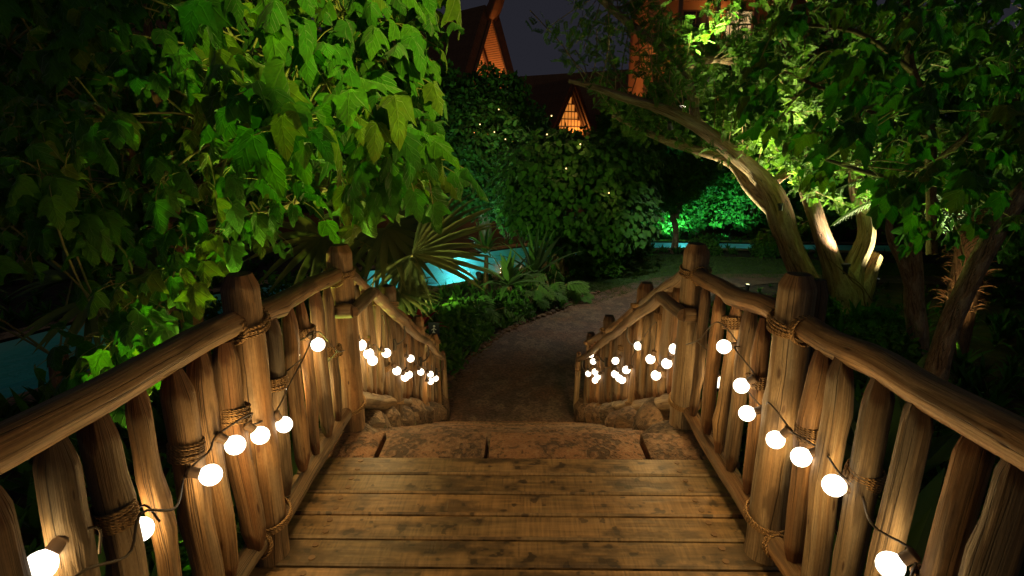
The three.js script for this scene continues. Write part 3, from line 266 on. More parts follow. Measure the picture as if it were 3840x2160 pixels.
// ---------- bridge deck ----------
{
  const t = thing('bridge_deck', 'weathered wooden plank deck of the footbridge', 'deck', [0, 0, -0.6]);
  const plugG = new THREE.CylinderGeometry(0.0125, 0.0125, 0.006, 14), plugM = std([0.13, 0.075, 0.035], 0.6);
  for (let k = 0; k < 24; k++) {
    const z1 = -2.366 + k * 0.1443, z0 = z1 + 0.1325, c = 0.007, s = new THREE.Shape([[z1 + c, 0], [z0 - c, 0], [z0, -c], [z0, -0.036], [z1, -0.036], [z1, -c]].map((p) => new THREE.Vector2(-p[0], p[1])));
    const g = new THREE.ExtrudeGeometry(s, { depth: 2.06, bevelEnabled: false, steps: 1 }); g.rotateY(Math.PI / 2); g.translate(-1.03, U(-0.0025, 0), 0); boxUV(g);
    const u = g.attributes.uv, a = R(), b = R(); for (let i = 0; i < u.count; i++) u.setXY(i, u.getX(i) / 1.7 + a, u.getY(i) / 1.7 + b);
    const p = part('plank', g, plankMats[k % 3], t);
    for (const x of [-0.76, 0.76]) for (const d of [0.035, 0.103]) shared('plug', plugG, plugM, p, new THREE.Matrix4().makeTranslation(x + U(-0.008, 0.008), -0.0012, z1 + d));
  }
  for (const x of [-0.93, 0, 0.93]) part('beam', box(x - 0.06, x + 0.06, -0.28, -0.04, -2.3, 1.05), woodMats[2], t);
  for (const x of [-0.93, 0.93]) for (const z of [-2.2, 0.9]) part('pile', log([x, G - 0.3, z], [x, -0.281, z], 0.1, 0.1, { knots: 0 }), wood(), t);
}

// ---------- stone stairs ----------
const STEP = 0.158, TREAD = 0.31, stairX = (z) => 0.91 - 0.0448 * (-z - 2.7);
{
  const t = thing('stone_stairs', 'worn red brown stone stairs going down from the deck to the path', 'stairs', [0, G, -4.2]);
  const cuts = (k, a, b) => { const n = k ? [a, lerp(a, b, 0.30 + 0.12 * U(-1, 1)), lerp(a, b, 0.68 + 0.12 * U(-1, 1)), b] : [a, -0.70, -0.155, 0.64, b]; return n; };
  for (let k = 0; k < 10; k++) {
    const z0 = k ? -2.655 - (k - 1) * TREAD + 0.03 : -2.374, z1 = -2.655 - k * TREAD, y = -k * STEP + (k ? 0 : -0.004), a = -0.97, b = stairX(z1) + 0.05, xs = cuts(k, a, b);
    for (let i = 0; i < xs.length - 1; i++) part('slab', block(xs[i] + 0.002, xs[i + 1] - 0.002, y - 0.15, y, z1, z0, 0.004), pick(stoneMats), t);
    part('riser', box(a + 0.02, b - 0.02, G - 0.1, y - 0.152, z1 + 0.03, k ? z0 - 0.031 : z0), stoneMats[1], t);
  }
}
// boulders and rocks holding the stair sides
const rockSpots = [
  [[-0.93, -0.14, -2.62], 0.26, 0.2, 0.24, 'large rounded brown boulder under the left lower end of the bridge railing'],
  [[0.92, -0.13, -2.66], 0.24, 0.2, 0.25, 'large rounded brown boulder under the right lower end of the bridge railing'],
  [[-0.98, -0.22, -3.05], 0.2, 0.17, 0.19], [[0.93, -0.18, -3.1], 0.22, 0.19, 0.24], [[-1.0, -0.36, -3.42], 0.18, 0.15, 0.2], [[-0.9, -0.5, -3.75], 0.12, 0.12, 0.14], [[0.88, -0.42, -3.5], 0.18, 0.15, 0.22], [[0.84, -0.6, -3.9], 0.13, 0.12, 0.16],
  [[-0.93, -0.62, -4.1], 0.16, 0.13, 0.18], [[0.86, -0.7, -4.25], 0.15, 0.12, 0.17], [[-0.92, -0.86, -4.5], 0.15, 0.13, 0.17], [[0.83, -0.92, -4.65], 0.14, 0.12, 0.16], [[-0.92, -1.08, -4.95], 0.15, 0.14, 0.17], [[0.8, -1.12, -5.05], 0.14, 0.13, 0.16], [[-0.93, -1.28, -5.35], 0.15, 0.15, 0.17], [[0.78, -1.3, -5.42], 0.14, 0.15, 0.17], [[-0.97, -1.38, -5.72], 0.2, 0.24, 0.19], [[0.79, -1.4, -5.75], 0.17, 0.22, 0.18],
];
const nth = ['first', 'second', 'third', 'fourth', 'fifth', 'sixth', 'seventh', 'eighth'], nthAt = { left: 0, right: 0 };
for (const [c, x, y, z, l] of rockSpots) {
  const side = c[0] < 0 ? 'left' : 'right', t = thing('boulder', l ?? `rough brown rock edging the ${side} side of the stone stairs, ${nth[nthAt[side]++]} from the top`, 'rock', [c[0], c[1] - y, c[2]], l ? undefined : `rocks edging the ${side} side of the stairs`);
  part('stone', rock([c[0], c[1] - 0.05, c[2]], x * 0.92, y * 0.85, z * 0.92, 4, 0.13), pick(rockMats), t);
}
// packed earth under the stair sides
for (const s of [-1, 1]) { const p = [], uv = [], idx = [], n = 14, m = 6; for (let j = 0; j <= n; j++) for (let i = 0; i <= m; i++) { const z = lerp(-2.2, -6.1, j / n), e = lerp(-0.25, G - 0.02, clamp((-z - 2.5) / 3.4)), x = s * (0.8 + i / m * 1.5), y = lerp(e, G - 0.04, sm(0.15, 1, i / m)) + 0.05 * noise(x * 4, z * 4); p.push(x, y, z); uv.push(x, z); if (i && j) { const k = j * (m + 1) + i; idx.push(k, k - 1, k - m - 1, k - 1, k - m - 2, k - m - 1); } } structure('embankment', meshOf(p, uv, idx), std([1, 1, 1], 0.95, { map: soilTex.map, bumpMap: soilTex.bump, bumpScale: 0.03, side: THREE.DoubleSide }), s < 0 ? 'earth bank along the left side of the stairs' : 'earth bank along the right side of the stairs'); }

// ---------- railings ----------
function coil(c, axis, rad, turns, r = 0.0045, wander = 0.25) {   // rope wound round a log
  const A = V(...axis).normalize(), X = Math.abs(A.y) > 0.8 ? V(1, 0, 0) : V(0, 1, 0); X.sub(A.clone().multiplyScalar(X.dot(A))).normalize(); const Y = A.clone().cross(X), gs = [];
  for (let k = 0; k < turns; k++) {
    const pts = [], tilt = U(-wander, wander) * rad, ph = U(0, 6.28), off = (k - (turns - 1) / 2) * r * 1.75, rr = rad + r * 0.8 + U(0, 0.002);
    for (let i = 0; i < 16; i++) { const t = i / 16 * 6.2832; pts.push(V(...c).addScaledVector(A, off + tilt * Math.sin(t + ph) * 0.5).addScaledVector(X, rr * Math.cos(t)).addScaledVector(Y, rr * Math.sin(t))); }
    const g = tube(pts, r, 5, 2, true), u = g.attributes.uv; for (let i = 0; i < u.count; i++) u.setX(i, u.getX(i) * rad * 6.28 * 45); gs.push(g);
  }
  return mergeGeometries(gs);
}
const CUT = { len: 0.085, keep: 0.52, n: 5 }, TOP = { len: 0.055, keep: 0.66, n: 8 }, BUTT = { len: 0.05, keep: 0.72, n: 7 };
function post(t, x, y0, y1, z, r, dx = 0, dz = 0) { return part('post', log([x, y0, z], [x + dx, y1, z + dz], r * 1.12, r, { endB: TOP, wob: 0.006, lump: 0.05, seg: 24, knots: 3, tip: [0.78, 0.62, 0.48], capB: [0.34, 0.27, 0.21] }), pick(woodMats.slice(0, 6)), t); }
function baluster(t, x, y0, z, x1, y1, z1, r) { return part('baluster', log([x, y0, z], [x1, y1, z1], r * U(0.95, 1.1), r * U(0.92, 1.08), { endA: { ...CUT, len: 0.08 }, endB: CUT, wob: U(0.008, 0.018), lump: 0.09, knots: 3 }), wood(), t); }
const RX = 0.91;
const LB = [[-0.67, 0.9, 0.036], [-0.80, 0.885, 0.034], [-0.937, 0.888, 0.036], [-1.055, 0.888, 0.035], [-1.197, 0.878, 0.027], [-1.328, 0.872, 0.041], [-1.441, 0.87, 0.034], [-1.588, 0.855, 0.036], [-1.883, 0.846], [-2.059, 0.839], [-2.192, 0.826], [-2.343, 0.814], [-2.497, 0.802]];
const RB = [[-0.64, 0.92], [-0.76, 0.915], [-0.89, 0.91], [-1.0, 0.908], [-1.145, 0.9], [-1.279, 0.882], [-1.422, 0.879], [-1.54, 0.868], [-1.927, 0.83], [-2.065, 0.828], [-2.221, 0.827], [-2.388, 0.808], [-2.563, 0.795]];
const ties = {};                                            // tie points for the light strings
for (const s of [-1, 1]) {
  const side = s < 0 ? 'left' : 'right', x = s * RX, B = s < 0 ? LB : RB, zn = s < 0 ? -1.715 : -1.735, zf = s < 0 ? -2.69 : -2.75;
  const t = thing('bridge_railing', s < 0 ? 'rough log railing along the left side of the plank deck' : 'rough log railing along the right side of the plank deck', 'railing', [x, 0, -1.2], undefined);
  post(t, x, -0.02, 1.06, zn, 0.058); post(t, x, -0.14, 0.99, zf, 0.064); post(t, x, -0.02, 1.08, 0.42, 0.066);
  if (s > 0) part('post', log([x + 0.078, 0.0, zn - 0.035], [x + 0.076, 1.035, zn - 0.03], 0.042, 0.04, { endB: TOP, wob: 0.005, seg: 18, tip: [0.8, 0.68, 0.55], capB: [0.4, 0.3, 0.22] }), woodMats[6], t);
  const rl = (z0, y0, z1, y1, r) => part('top_rail', log([x + s * 0.004, y0, z0], [x + s * 0.004, y1, z1], r, r * 0.95, { endA: BUTT, endB: BUTT, wob: 0.016, lump: 0.06, seg: 22, knots: 3 }), wood(), t);
  rl(0.4, s < 0 ? 0.99 : 1.01, zn + 0.05, 0.9, 0.044); rl(zn - 0.045, 0.888, zf + 0.05, s < 0 ? 0.845 : 0.835, 0.04);
  const bl = (z0, z1, y, r) => part('bottom_rail', log([x + s * 0.002, y, z0], [x + s * 0.002, y + 0.01, z1], r, r, { endA: BUTT, endB: BUTT, wob: 0.012, knots: 2 }), wood(), t);
  bl(0.36, zn + 0.05, 0.1, 0.037); bl(zn - 0.045, zf + 0.05, 0.085, 0.034);
  for (const [z, y, br] of B) baluster(t, x + U(-0.012, 0.012), 0.128, z + U(-0.01, 0.012), x + U(-0.008, 0.008), y + 0.02, z, br ?? (z < -1.65 ? U(0.024, 0.032) : U(0.03, 0.037)));
  // rope lashings: rails to posts, and turns round single balusters
  part('rope_lashing', coil([x, 0.89, zn], [0, 1, 0.16], 0.067, 5, 0.0048), ropeMat, t); part('rope_lashing', coil([x, 0.895, zn + 0.085], [0, 0.02, 1], 0.042, 3), ropeMat, t); part('rope_lashing', coil([x, 0.882, zn - 0.075], [0, 0.1, 1], 0.04, 3), ropeMat, t);
  part('rope_lashing', coil([x, 0.845, zf], [0, 1, 0.1], 0.072, 5), ropeMat, t); part('rope_lashing', coil([x, 0.84, zf + 0.085], [0, 0, 1], 0.041, 3), ropeMat, t);
  part('rope_lashing', coil([x, 0.155, zn + 0.0], [0.05, 1, 0.28], 0.072, 4), ropeMat, t); part('rope_lashing', coil([x, 0.1, zn + 0.09], [0, 0.3, 1], 0.038, 3), ropeMat, t); part('rope_lashing', coil([x, 0.12, zf], [0, 1, 0.25], 0.078, 4), ropeMat, t);
  const wr = s < 0 ? [[-1.055, 0.655], [-1.328, 0.655], [-1.588, 0.63], [-1.883, 0.61], [-2.192, 0.70], [-2.497, 0.5]] : [[-1.0, 0.53], [-1.279, 0.62], [-1.54, 0.60], [-1.927, 0.60], [-2.221, 0.74]];
  for (const [z, y] of wr) part('rope_lashing', coil([x, y, z], [U(-0.06, 0.06), 1, U(-0.22, 0.22)], 0.038, 7, 0.0042, 0.12), ropeMat, t);
  ties[side] = wr.map(([z, y]) => [x - s * 0.058, y, z]);
}
const slopeY = (z) => -(-z - 2.65) * 0.5097;               // line of the stair nosings
for (const s of [-1, 1]) {
  const side = s < 0 ? 'left' : 'right', X = (z) => s < 0 ? -0.92 : stairX(z);
  const t = thing('stair_railing', s < 0 ? 'sloping log fence and handrail down the left side of the stairs' : 'sloping log fence and handrail down the right side of the stairs', 'railing', [X(-4.2), slopeY(-4.2), -4.2]);
  const ps = s < 0 ? [[-3.7, 0.525], [-4.75, -0.02], [-5.6, -0.486]] : [[-3.72, 0.55], [-4.76, -0.012], [-5.62, -0.469]], zf = s < 0 ? -2.69 : -2.75;
  ps.forEach(([z, y], i) => { post(t, X(z), slopeY(z) - 0.22, y, z, 0.058 - i * 0.004, s < 0 ? 0 : (i ? 0.01 : 0.035), 0); });
  const zs = [zf, ...ps.map((p) => p[0])];
  for (let i = 0; i < 3; i++) {
    const a = zs[i] - 0.05, b = zs[i + 1] + 0.045, ty = (z) => 0.93 + slopeY(z) - (i === 0 ? 0.02 * (1 - (-z - 2.7)) : 0.02);
    part('top_rail', log([X(a) + s * 0.0, i ? ty(a) : 0.825, a], [X(b), ty(b), b], 0.042, 0.036, { endA: BUTT, endB: BUTT, wob: 0.018, knots: 3 }), wood(), t);
    part('bottom_rail', log([X(a), slopeY(a) + 0.165, a], [X(b), slopeY(b) + 0.155, b], 0.05 - i * 0.004, 0.046 - i * 0.004, { endA: BUTT, endB: BUTT, wob: 0.012, lump: 0.09, knots: 3 }), pick(woodMats.slice(0, 4)), t);
    const n = [7, 7, 5][i]; for (let k = 0; k < n; k++) { const z = lerp(a - 0.045, b + 0.05, k / (n - 1)) + U(-0.012, 0.012); baluster(t, X(z), slopeY(z) + 0.19 + U(-0.01, 0.012), z + U(-0.01, 0.01), X(z) + U(-0.006, 0.006), 0.905 + slopeY(z) + U(-0.01, 0.01), z, U(0.026, 0.036)); }
    part('rope_lashing', coil([X(zs[i + 1]), slopeY(zs[i + 1]) + 0.93, zs[i + 1]], [0, 1, -0.25], 0.062, 4), ropeMat, t); part('rope_lashing', coil([X(zs[i + 1]), slopeY(zs[i + 1]) + 0.17, zs[i + 1]], [0, 1, -0.35], 0.066, 4, 0.004, 0.4), ropeMat, t);
  }
  const wl = s < 0 ? [[-3.0, 0.37], [-3.33, 0.52], [-3.45, 0.02], [-4.0, -0.05], [-4.3, -0.33], [-4.95, -0.52], [-5.2, -0.4]] : [[-2.9, 0.33], [-3.2, 0.47], [-3.05, 0.16], [-4.1, -0.08], [-4.6, -0.42], [-4.98, -0.5]];
  for (const [z, y] of wl) part('rope_lashing', coil([X(z), y, z], [0, 1, U(-0.2, 0.2)], 0.048, 6, 0.004, 0.1), ropeMat, t);
  // handrail: a stub across the post, an elbow, then a long pole down to its own end post
  const H = s < 0 ? [[-0.8, 0.728, -2.43], [-0.8, 0.70, -2.66], [-0.8, 0.678, -2.86], [-0.8, -0.746, -5.52]] : [[0.815, 0.71, -2.48], [0.805, 0.672, -2.72], [0.792, 0.645, -2.92], [0.67, -0.784, -5.6]];
  H[0] = s < 0 ? [-0.945, 0.668, -2.585] : [0.955, 0.636, -2.645]; H[1] = s < 0 ? [-0.825, 0.672, -2.585] : [0.835, 0.64, -2.645]; H[2][1] += 0.012;
  part('handrail', log(H[0], H[1], 0.034, 0.034, { endA: BUTT, wob: 0.004, knots: 1, step: 0.04 }), woodMats[3], t); part('handrail', log(H[1], [H[2][0], H[2][1] + 0.005, H[2][2]], 0.032, 0.034, { wob: 0.004, knots: 1, step: 0.04 }), woodMats[2], t); part('handrail', log([H[2][0], H[2][1] + 0.01, H[2][2] + 0.01], H[3], 0.033, 0.026, { wob: 0.014, lump: 0.1, knots: 5, step: 0.09, endA: BUTT }), woodMats[3], t);
  const ex = s < 0 ? -0.84 : 0.668; part('handrail_post', log([ex, G - 0.02, -5.76], [ex - s * 0.005, -0.93, -5.68], 0.03, 0.031, { wob: 0.008, knots: 2 }), woodMats[1], t); part('handrail_post', log([ex - s * 0.005, -0.93, -5.68], [ex + s * 0.01, -0.73, -5.73], 0.031, 0.028, { endB: { ...TOP, len: 0.03 }, wob: 0.003, knots: 1 }), woodMats[3], t);
  for (const z of [-3.62, -4.55, -5.4]) { const f = (z - H[2][2]) / (H[3][2] - H[2][2]), hx = lerp(H[2][0], H[3][0], f), hy = lerp(H[2][1], H[3][1], f), px = X(z) - s * 0.045; part('bracket', mergeGeometries([tube([[px, hy - 0.16, z], [lerp(px, hx, 0.5), hy - 0.15, z], [hx, hy - 0.1, z], [hx, hy - 0.02, z]], 0.006, 6, 5), tube([[px, hy - 0.2, z], [px - s * 0.006, hy - 0.16, z], [px, hy - 0.12, z]], 0.014, 6, 4)]), ironMat, t); }
}

// ---------- light strings ----------
const bulbG = new THREE.LatheGeometry([[0, -0.033], [0.012, -0.0308], [0.0225, -0.0242], [0.0305, -0.0126], [0.033, 0], [0.0305, 0.0126], [0.0235, 0.0232], [0.015, 0.0305], [0.0125, 0.036], [0, 0.037]].map((p) => new THREE.Vector2(p[0] * 0.88, p[1] * 0.88)), 20);
const sockG = new THREE.LatheGeometry([[0, 0.03], [0.0145, 0.03], [0.0165, 0.033], [0.0165, 0.056], [0.02, 0.058], [0.02, 0.066], [0.012, 0.07], [0, 0.07]].map((p) => new THREE.Vector2(p[0] * 0.86, p[1] * 0.88)), 12);
function lights(label, at, bulbs, cordPts, leads = []) {               // bulbs: [x, y, z, direction towards the socket as dx, dy, dz]
  const t = thing('string_lights', label, 'string lights', at);
  const ends = bulbs.map(([x, y, z, dx, dy, dz]) => { if (at[2] < -3) { dz *= 0.4; dx += Math.sign(x) * 0.25; }
    const q = new THREE.Quaternion().setFromUnitVectors(V(0, 1, 0), V(dx, dy, dz).normalize()), m = new THREE.Matrix4().compose(V(x, y, z), q, V(1, 1, 1));
    shared('bulb', bulbG, bulbMat, t, m); shared('socket', sockG, socketMat, t, m); lamp('point', WARM, BULB, [x, y, z], { radius: 1.4 });
    return V(0, 0.059, 0).applyMatrix4(m);
  });
  const pts = cordPts.map((c) => typeof c === 'number' ? ends[c] : V(...c));
  part('cord', tube(pts, 0.0032, 6, 8), cordMat, t);
  for (const l of leads) part('cord', tube(l.map((c) => typeof c === 'number' ? ends[c] : V(...c)), 0.003, 5, 6), cordMat, t);
}
{
  const T = ties.left, D = [[0.25, 0.5, -0.75], [-0.2, 0.9, 0.3], [-0.85, 0.35, 0.3], [-0.7, 0.6, 0.2], [-0.55, 0.75, 0.2], [-0.4, 0.85, 0.2]];
  const b = [[-0.84, 0.42, -0.6], [-0.915, 0.677, -0.869], [-0.915, 0.558, -1.126], [-0.838, 0.591, -1.305], [-0.838, 0.603, -1.440], [-0.838, 0.551, -1.589], [-0.838, 0.497, -1.761], [-0.98, 0.489, -2.125], [-0.98, 0.592, -2.268], [-0.838, 0.662, -2.139], [-0.98, 0.332, -2.42]].map((p, i) => [...p, ...(D[i - 1] ?? [-0.25, 0.85, 0.1 * (i % 3 - 1)])]);
  b[9].splice(3, 3, -0.5, 0.8, 0); b[7].splice(3, 3, 0.3, 0.9, 0);
  lights('string of round white bulbs tied along the left deck railing', [-0.82, 0.6, -1.3], b, [[-0.83, 0.5, -0.1], 0, [-0.845, 0.66, -0.85], [-0.845, 0.6, -1.0], T[0], [-0.84, 0.6, -1.15], 3, [-0.84, 0.655, -1.31], 4, T[2], 5, 6, T[3], [-0.84, 0.66, -1.98], [-0.84, 0.72, -2.1], 9, T[4], [-0.84, 0.55, -2.36], T[5]],
    [[1, [-0.86, 0.7, -0.95], [-0.85, 0.655, -0.93]], [2, [-0.89, 0.63, -1.12], [-0.845, 0.6, -1.1]], [7, [-0.92, 0.6, -1.97], [-0.845, 0.66, -1.98]], [8, [-0.92, 0.68, -2.125], [-0.845, 0.72, -2.1]], [10, [-0.92, 0.46, -2.42], [-0.845, 0.54, -2.38]]]);
}
{
  const T = ties.right, D = [[0, 0.7, -0.3], [0.7, 0.7, 0.2], [0.95, -0.05, 0.3], [0.8, 0.5, 0.2], [0.6, 0.75, 0.2], [0.85, 0.4, 0.2], [0.7, 0.6, 0.2], [0.9, 0.2, 0.2], [-0.3, 0.8, -0.2]];
  const b = [[0.83, 0.36, -0.86], [0.838, 0.545, -1.045], [0.838, 0.588, -1.282], [0.838, 0.569, -1.451], [0.838, 0.536, -1.608], [0.838, 0.515, -1.832], [0.838, 0.592, -1.904], [0.838, 0.673, -2.105], [0.98, 0.355, -2.47]].map((p, i) => [...p, ...D[i]]);
  lights('string of round white bulbs tied along the right deck railing', [0.82, 0.6, -1.3], b, [[0.83, 0.5, -0.2], 0, T[0], 1, [0.83, 0.6, -1.1], 2, T[1], 3, T[2], 4, [0.84, 0.63, -1.68], 5, T[3], 6, [0.82, 0.72, -1.95], 7, T[4], [0.84, 0.6, -2.4], [0.845, 0.5, -2.6]], [[8, [0.92, 0.5, -2.47], [0.84, 0.58, -2.44]]]);
}
{
  const b = [[-0.86, 0.417, -2.80, 0, 0.8, 0.4], [-0.83, 0.355, -2.83, 0.05, 0.95, 0.1], [-0.84, 0.275, -2.93, -0.2, 0.6, -0.7], [-0.83, 0.214, -3.209, 0, 0.4, 0.9], [-0.83, -0.012, -3.459, -0.1, 0.9, 0.3], [-0.83, -0.165, -3.7, 0, 0.8, 0.5], [-0.84, -0.221, -3.879, 0, 0.8, 0.4], [-0.85, -0.144, -4.02, -0.2, 0.5, 0.8], [-0.84, -0.402, -4.36, 0, 0.7, 0.6], [-0.83, -0.601, -4.777, -0.1, 0.5, 0.8], [-0.82, -0.65, -4.72, -0.1, 0.3, 0.9], [-0.85, -0.83, -5.2, 0, 0.8, 0.3]];
  lights('string of round white bulbs along the left stair fence', [-0.84, -0.2, -3.8], b, [[-0.86, 0.5, -2.76], 0, 1, 2, [-0.86, 0.33, -3.05], 3, [-0.86, 0.44, -3.28], [-0.86, 0.2, -3.4], 4, 5, 6, [-0.86, 0.0, -3.95], 7, [-0.86, -0.2, -4.2], 8, [-0.86, -0.45, -4.6], 9, 10, [-0.86, -0.6, -5.0], 11]);
}
{
  const o = [[0.848, 0.403, -2.80, 0, 0.8, 0.3], [0.824, 0.302, -2.838, 0.05, 0.9, 0.2], [0.816, 0.157, -3.011, 0.1, 0.95, 0.1], [0.81, 0.208, -3.14, 0.1, 0.95, 0.1], [0.83, 0.135, -3.57, 0.2, 0.6, 0.5], [0.785, -0.098, -3.701, 0.1, 0.5, 0.85], [0.78, -0.223, -3.809, 0.1, 0.9, 0.1], [0.777, -0.25, -3.9, 0.1, 0.8, -0.3], [0.77, -0.279, -4.047, 0.1, 0.8, 0.2], [0.775, -0.18, -4.08, 0.2, 0.4, -0.5], [0.739, -0.6, -4.733, 0.1, 0.7, 0.4], [0.734, -0.682, -4.838, 0.1, 0.6, 0.7], [0.733, -0.604, -4.861, 0.1, 0.6, 0.7], [0.728, -0.542, -4.969, 0.2, 0.3, 0.8], [0.718, -0.772, -5.208, 0.1, 0.8, 0.3], [0.74, -0.57, -5.22, 0.2, 0.9, 0]];
  lights('string of round white bulbs along the right stair fence', [0.8, -0.2, -3.8], o, [[0.86, 0.48, -2.8], 0, 1, [0.84, 0.28, -2.95], 2, 3, [0.85, 0.42, -3.2], [0.84, 0.25, -3.45], 4, [0.81, 0.02, -3.65], 5, 6, 7, 8, 9, [0.81, -0.3, -4.3], 10, 11, 12, 13, [0.77, -0.55, -5.1], 14, 15]);
}

// ---------- leaves ----------
function leafGeo(half, spine, o = {}) {                   // +Y to the tip, length 1, a fold along the midrib
  const poly = [[0, 0], ...half, [0, 1], ...spine.slice().reverse().map((y) => [0, y])], p = [], uv = [], idx = [], fold = o.fold ?? 0.25, dr = o.droop ?? 0.3, wv = o.wave ?? 0.08, sd = o.seed ?? 0;
  let tri = THREE.ShapeUtils.triangulateShape(poly.map((p) => new THREE.Vector2(...p)), []); for (let k = 0; k < (o.sub ?? 0); k++) { const mid = {}, M = (a, b) => { const key = Math.min(a, b) + '_' + Math.max(a, b); if (mid[key] === undefined) { mid[key] = poly.length; poly.push([(poly[a][0] + poly[b][0]) / 2, (poly[a][1] + poly[b][1]) / 2]); } return mid[key]; }, t2 = []; for (const [a, b, c] of tri) { const d = M(a, b), e = M(b, c), f = M(c, a); t2.push([a, d, f], [d, b, e], [f, e, c], [d, e, f]); } tri = t2; }
  const n = poly.length;
  for (const s of [1, -1]) for (const [x, y] of poly) { const z = -fold * Math.abs(x) - dr * y * y * 0.6 + wv * Math.abs(x) * 2 * Math.sin(y * 9 + s * 1.3 + sd) + (o.cup ?? 0) * x * x + (o.sub ? 0.05 * noise(x * s * 5 + sd * 7, y * 5, sd) : 0); p.push(s * x * (1 - 0.25 * fold), y * (1 - 0.12 * dr * y), z); uv.push(0.5 + s * x * 0.5, (y + 0.15) / 1.2); }
  for (const [a, b, c] of tri) { idx.push(a, b, c); const L = (k) => poly[k][0] === 0 ? k : k + n; idx.push(L(a), L(c), L(b)); }
  return meshOf(p, uv, idx);
}
const KH = [[0.10, -0.10], [0.27, -0.09], [0.40, 0.04], [0.47, 0.2], [0.62, 0.42], [0.41, 0.41], [0.29, 0.46], [0.27, 0.60], [0.18, 0.8], [0.07, 0.94]], KS = [0.14, 0.36, 0.6, 0.8];
const jig = (h, a) => h.map(([x, y]) => [Math.max(0.02, x + U(-a, a)), y + U(-a, a)]);
const kukuiG = Array.from({ length: 12 }, (_, i) => leafGeo(jig(i % 3 === 2 ? KH.map(([x, y]) => [x * (y > 0.3 && y < 0.5 ? 0.72 : 0.95), y]) : KH, 0.02), KS, { fold: U(0.05, 0.5), droop: U(0.1, 1.1), wave: U(0.06, 0.22), seed: i, cup: U(-1.3, 0.2), sub: 1 }));
const heartG = leafGeo([[0.16, -0.12], [0.36, -0.06], [0.46, 0.16], [0.42, 0.45], [0.24, 0.76]], [0.4], { fold: 0.15, droop: 0.35 });
const ovalG = leafGeo([[0.14, 0.15], [0.2, 0.42], [0.13, 0.76]], [0.45], { fold: 0.3, droop: 0.3 });
const sprig = (n, len, w, lf) => { const a = new Acc(); for (let i = 0; i < n; i++) for (const s of [-1, 1]) { const y = 0.08 + 0.9 * i / n; a.add(ovalG, basis(V(0, y, -0.12 * y * y), V(s * 0.9, 0.45, U(-0.3, 0.1)), V(U(-0.2, 0.2), U(-0.2, 0.2), 1), lf * (1 - 0.45 * (i / n) * (i / n)), w)); } return a.geo(); };
const featherG = [0, 1].map(() => sprig(7, 1, 1.1, 0.34)), clusterG = [0, 1, 2].map(() => { const a = new Acc(); for (let i = 0; i < 9; i++) { const d = ball().normalize(); a.add(ovalG, basis(d.clone().multiplyScalar(U(0.05, 0.35)), d.clone().add(V(0, -0.3, 0)), ball().add(V(0, 0.8, 0)), U(0.4, 0.62), 1.35)); } return a.geo(); });
const green = (a, b) => { const t = R(), k = U(0.7, 1.3); return lin(lerp(a[0], b[0], t) * k, lerp(a[1], b[1], t) * k, lerp(a[2], b[2], t) * k); };

// big-leaved trees: rosettes of long-stalked lobed leaves at the branch tips
function lobedTree(label, base, limbs, layers, opts) {
  const t = thing('candlenut_tree', label, 'tree', base), all = [], tw = [], down = V(0, -1, 0);
  limbs.forEach((l, i) => part(i ? 'branch' : 'trunk', limb(l, i ? 8 : 10, 4, 0.08), i ? (R() < 0.5 ? barkDark : barkMat) : barkDark, t));
  const flatPts = limbs.flatMap((l) => { const c = new THREE.CatmullRomCurve3(l.map((p) => V(p[0], p[1], p[2]))); return c.getPoints(14).slice(3); });
  const hub = V(...opts.hub);
  for (const [tips, n, s0, s1] of layers) for (const tp of tips) {
    const P = V(...tp), near = flatPts.reduce((a, b) => b.distanceToSquared(P) < a.distanceToSquared(P) ? b : a), out = P.clone().sub(hub).normalize();
    tw.push(tube([near, near.clone().lerp(P, 0.5).add(V(U(-0.1, 0.1), U(-0.02, 0.16), U(-0.1, 0.1))), P], 0.006, 5, 4));
    for (let k = 0; k < n; k++) {
      const d = ball().normalize().add(out.clone().multiplyScalar(0.5)).add(V(0, 0.25, 0)).normalize(), pl = U(0.08, 0.24), A = P.clone().addScaledVector(d, pl).add(V(0, -0.25 * pl, 0)), q = P.clone().addScaledVector(out, -U(0, 0.12));
      const tip = d.clone().multiplyScalar(0.55).add(down.clone().multiplyScalar(U(0.35, 1.15))).add(ball().multiplyScalar(0.3)), nr = d.clone().multiplyScalar(0.6).add(V(0, 0.55, 0)).add(V(0, 0, 0.35)).add(ball().multiplyScalar(0.45));
      tw.push(tube([q, q.clone().lerp(A, 0.55).add(V(0, 0.025, 0)), A], 0.0024, 3, 2)); all.push({ m: basis(A, tip, nr, U(s0, s1), U(0.72, 0.95)), d: A.distanceTo(camera.position) });
    }
  }
  all.sort((a, b) => a.d - b.d); const acc = opts.mats.map(() => new Acc());
  all.forEach((e, i) => { const k = Math.min(opts.mats.length - 1, Math.floor(Math.pow(R(), 1.5) * opts.mats.length)), g = pick(kukuiG); if (i < 300) shared('leaf', g, opts.mats[k], t, e.m); else acc[k].add(g, e.m); });
  acc.forEach((a, k) => part('foliage', a.geo(), opts.mats[k], t, 'stuff'));
  part('leaf_stalks', mergeGeometries(tw), twigMat, t, 'stuff'); return t;
}
lobedTree('candlenut tree with large lobed leaves overhanging the left railing', [-3.3, G, -4.3], DATA.leftTrunk, [[DATA.kukuiLNear, 10, 0.11, 0.22], [DATA.kukuiL, 11, 0.1, 0.2], [DATA.kukuiLBack, 11, 0.12, 0.22]], { hub: [-2.8, 0.6, -4.6], mats: kukuiMats });
lobedTree('dark candlenut tree with lobed leaves filling the upper right', [4.0, G, -5.2], DATA.rightTrunk, [[DATA.kukuiR, 12, 0.11, 0.22], [DATA.kukuiRBack, 12, 0.13, 0.24]], { hub: [3.6, 1.2, -5.4], mats: kukuiMats });

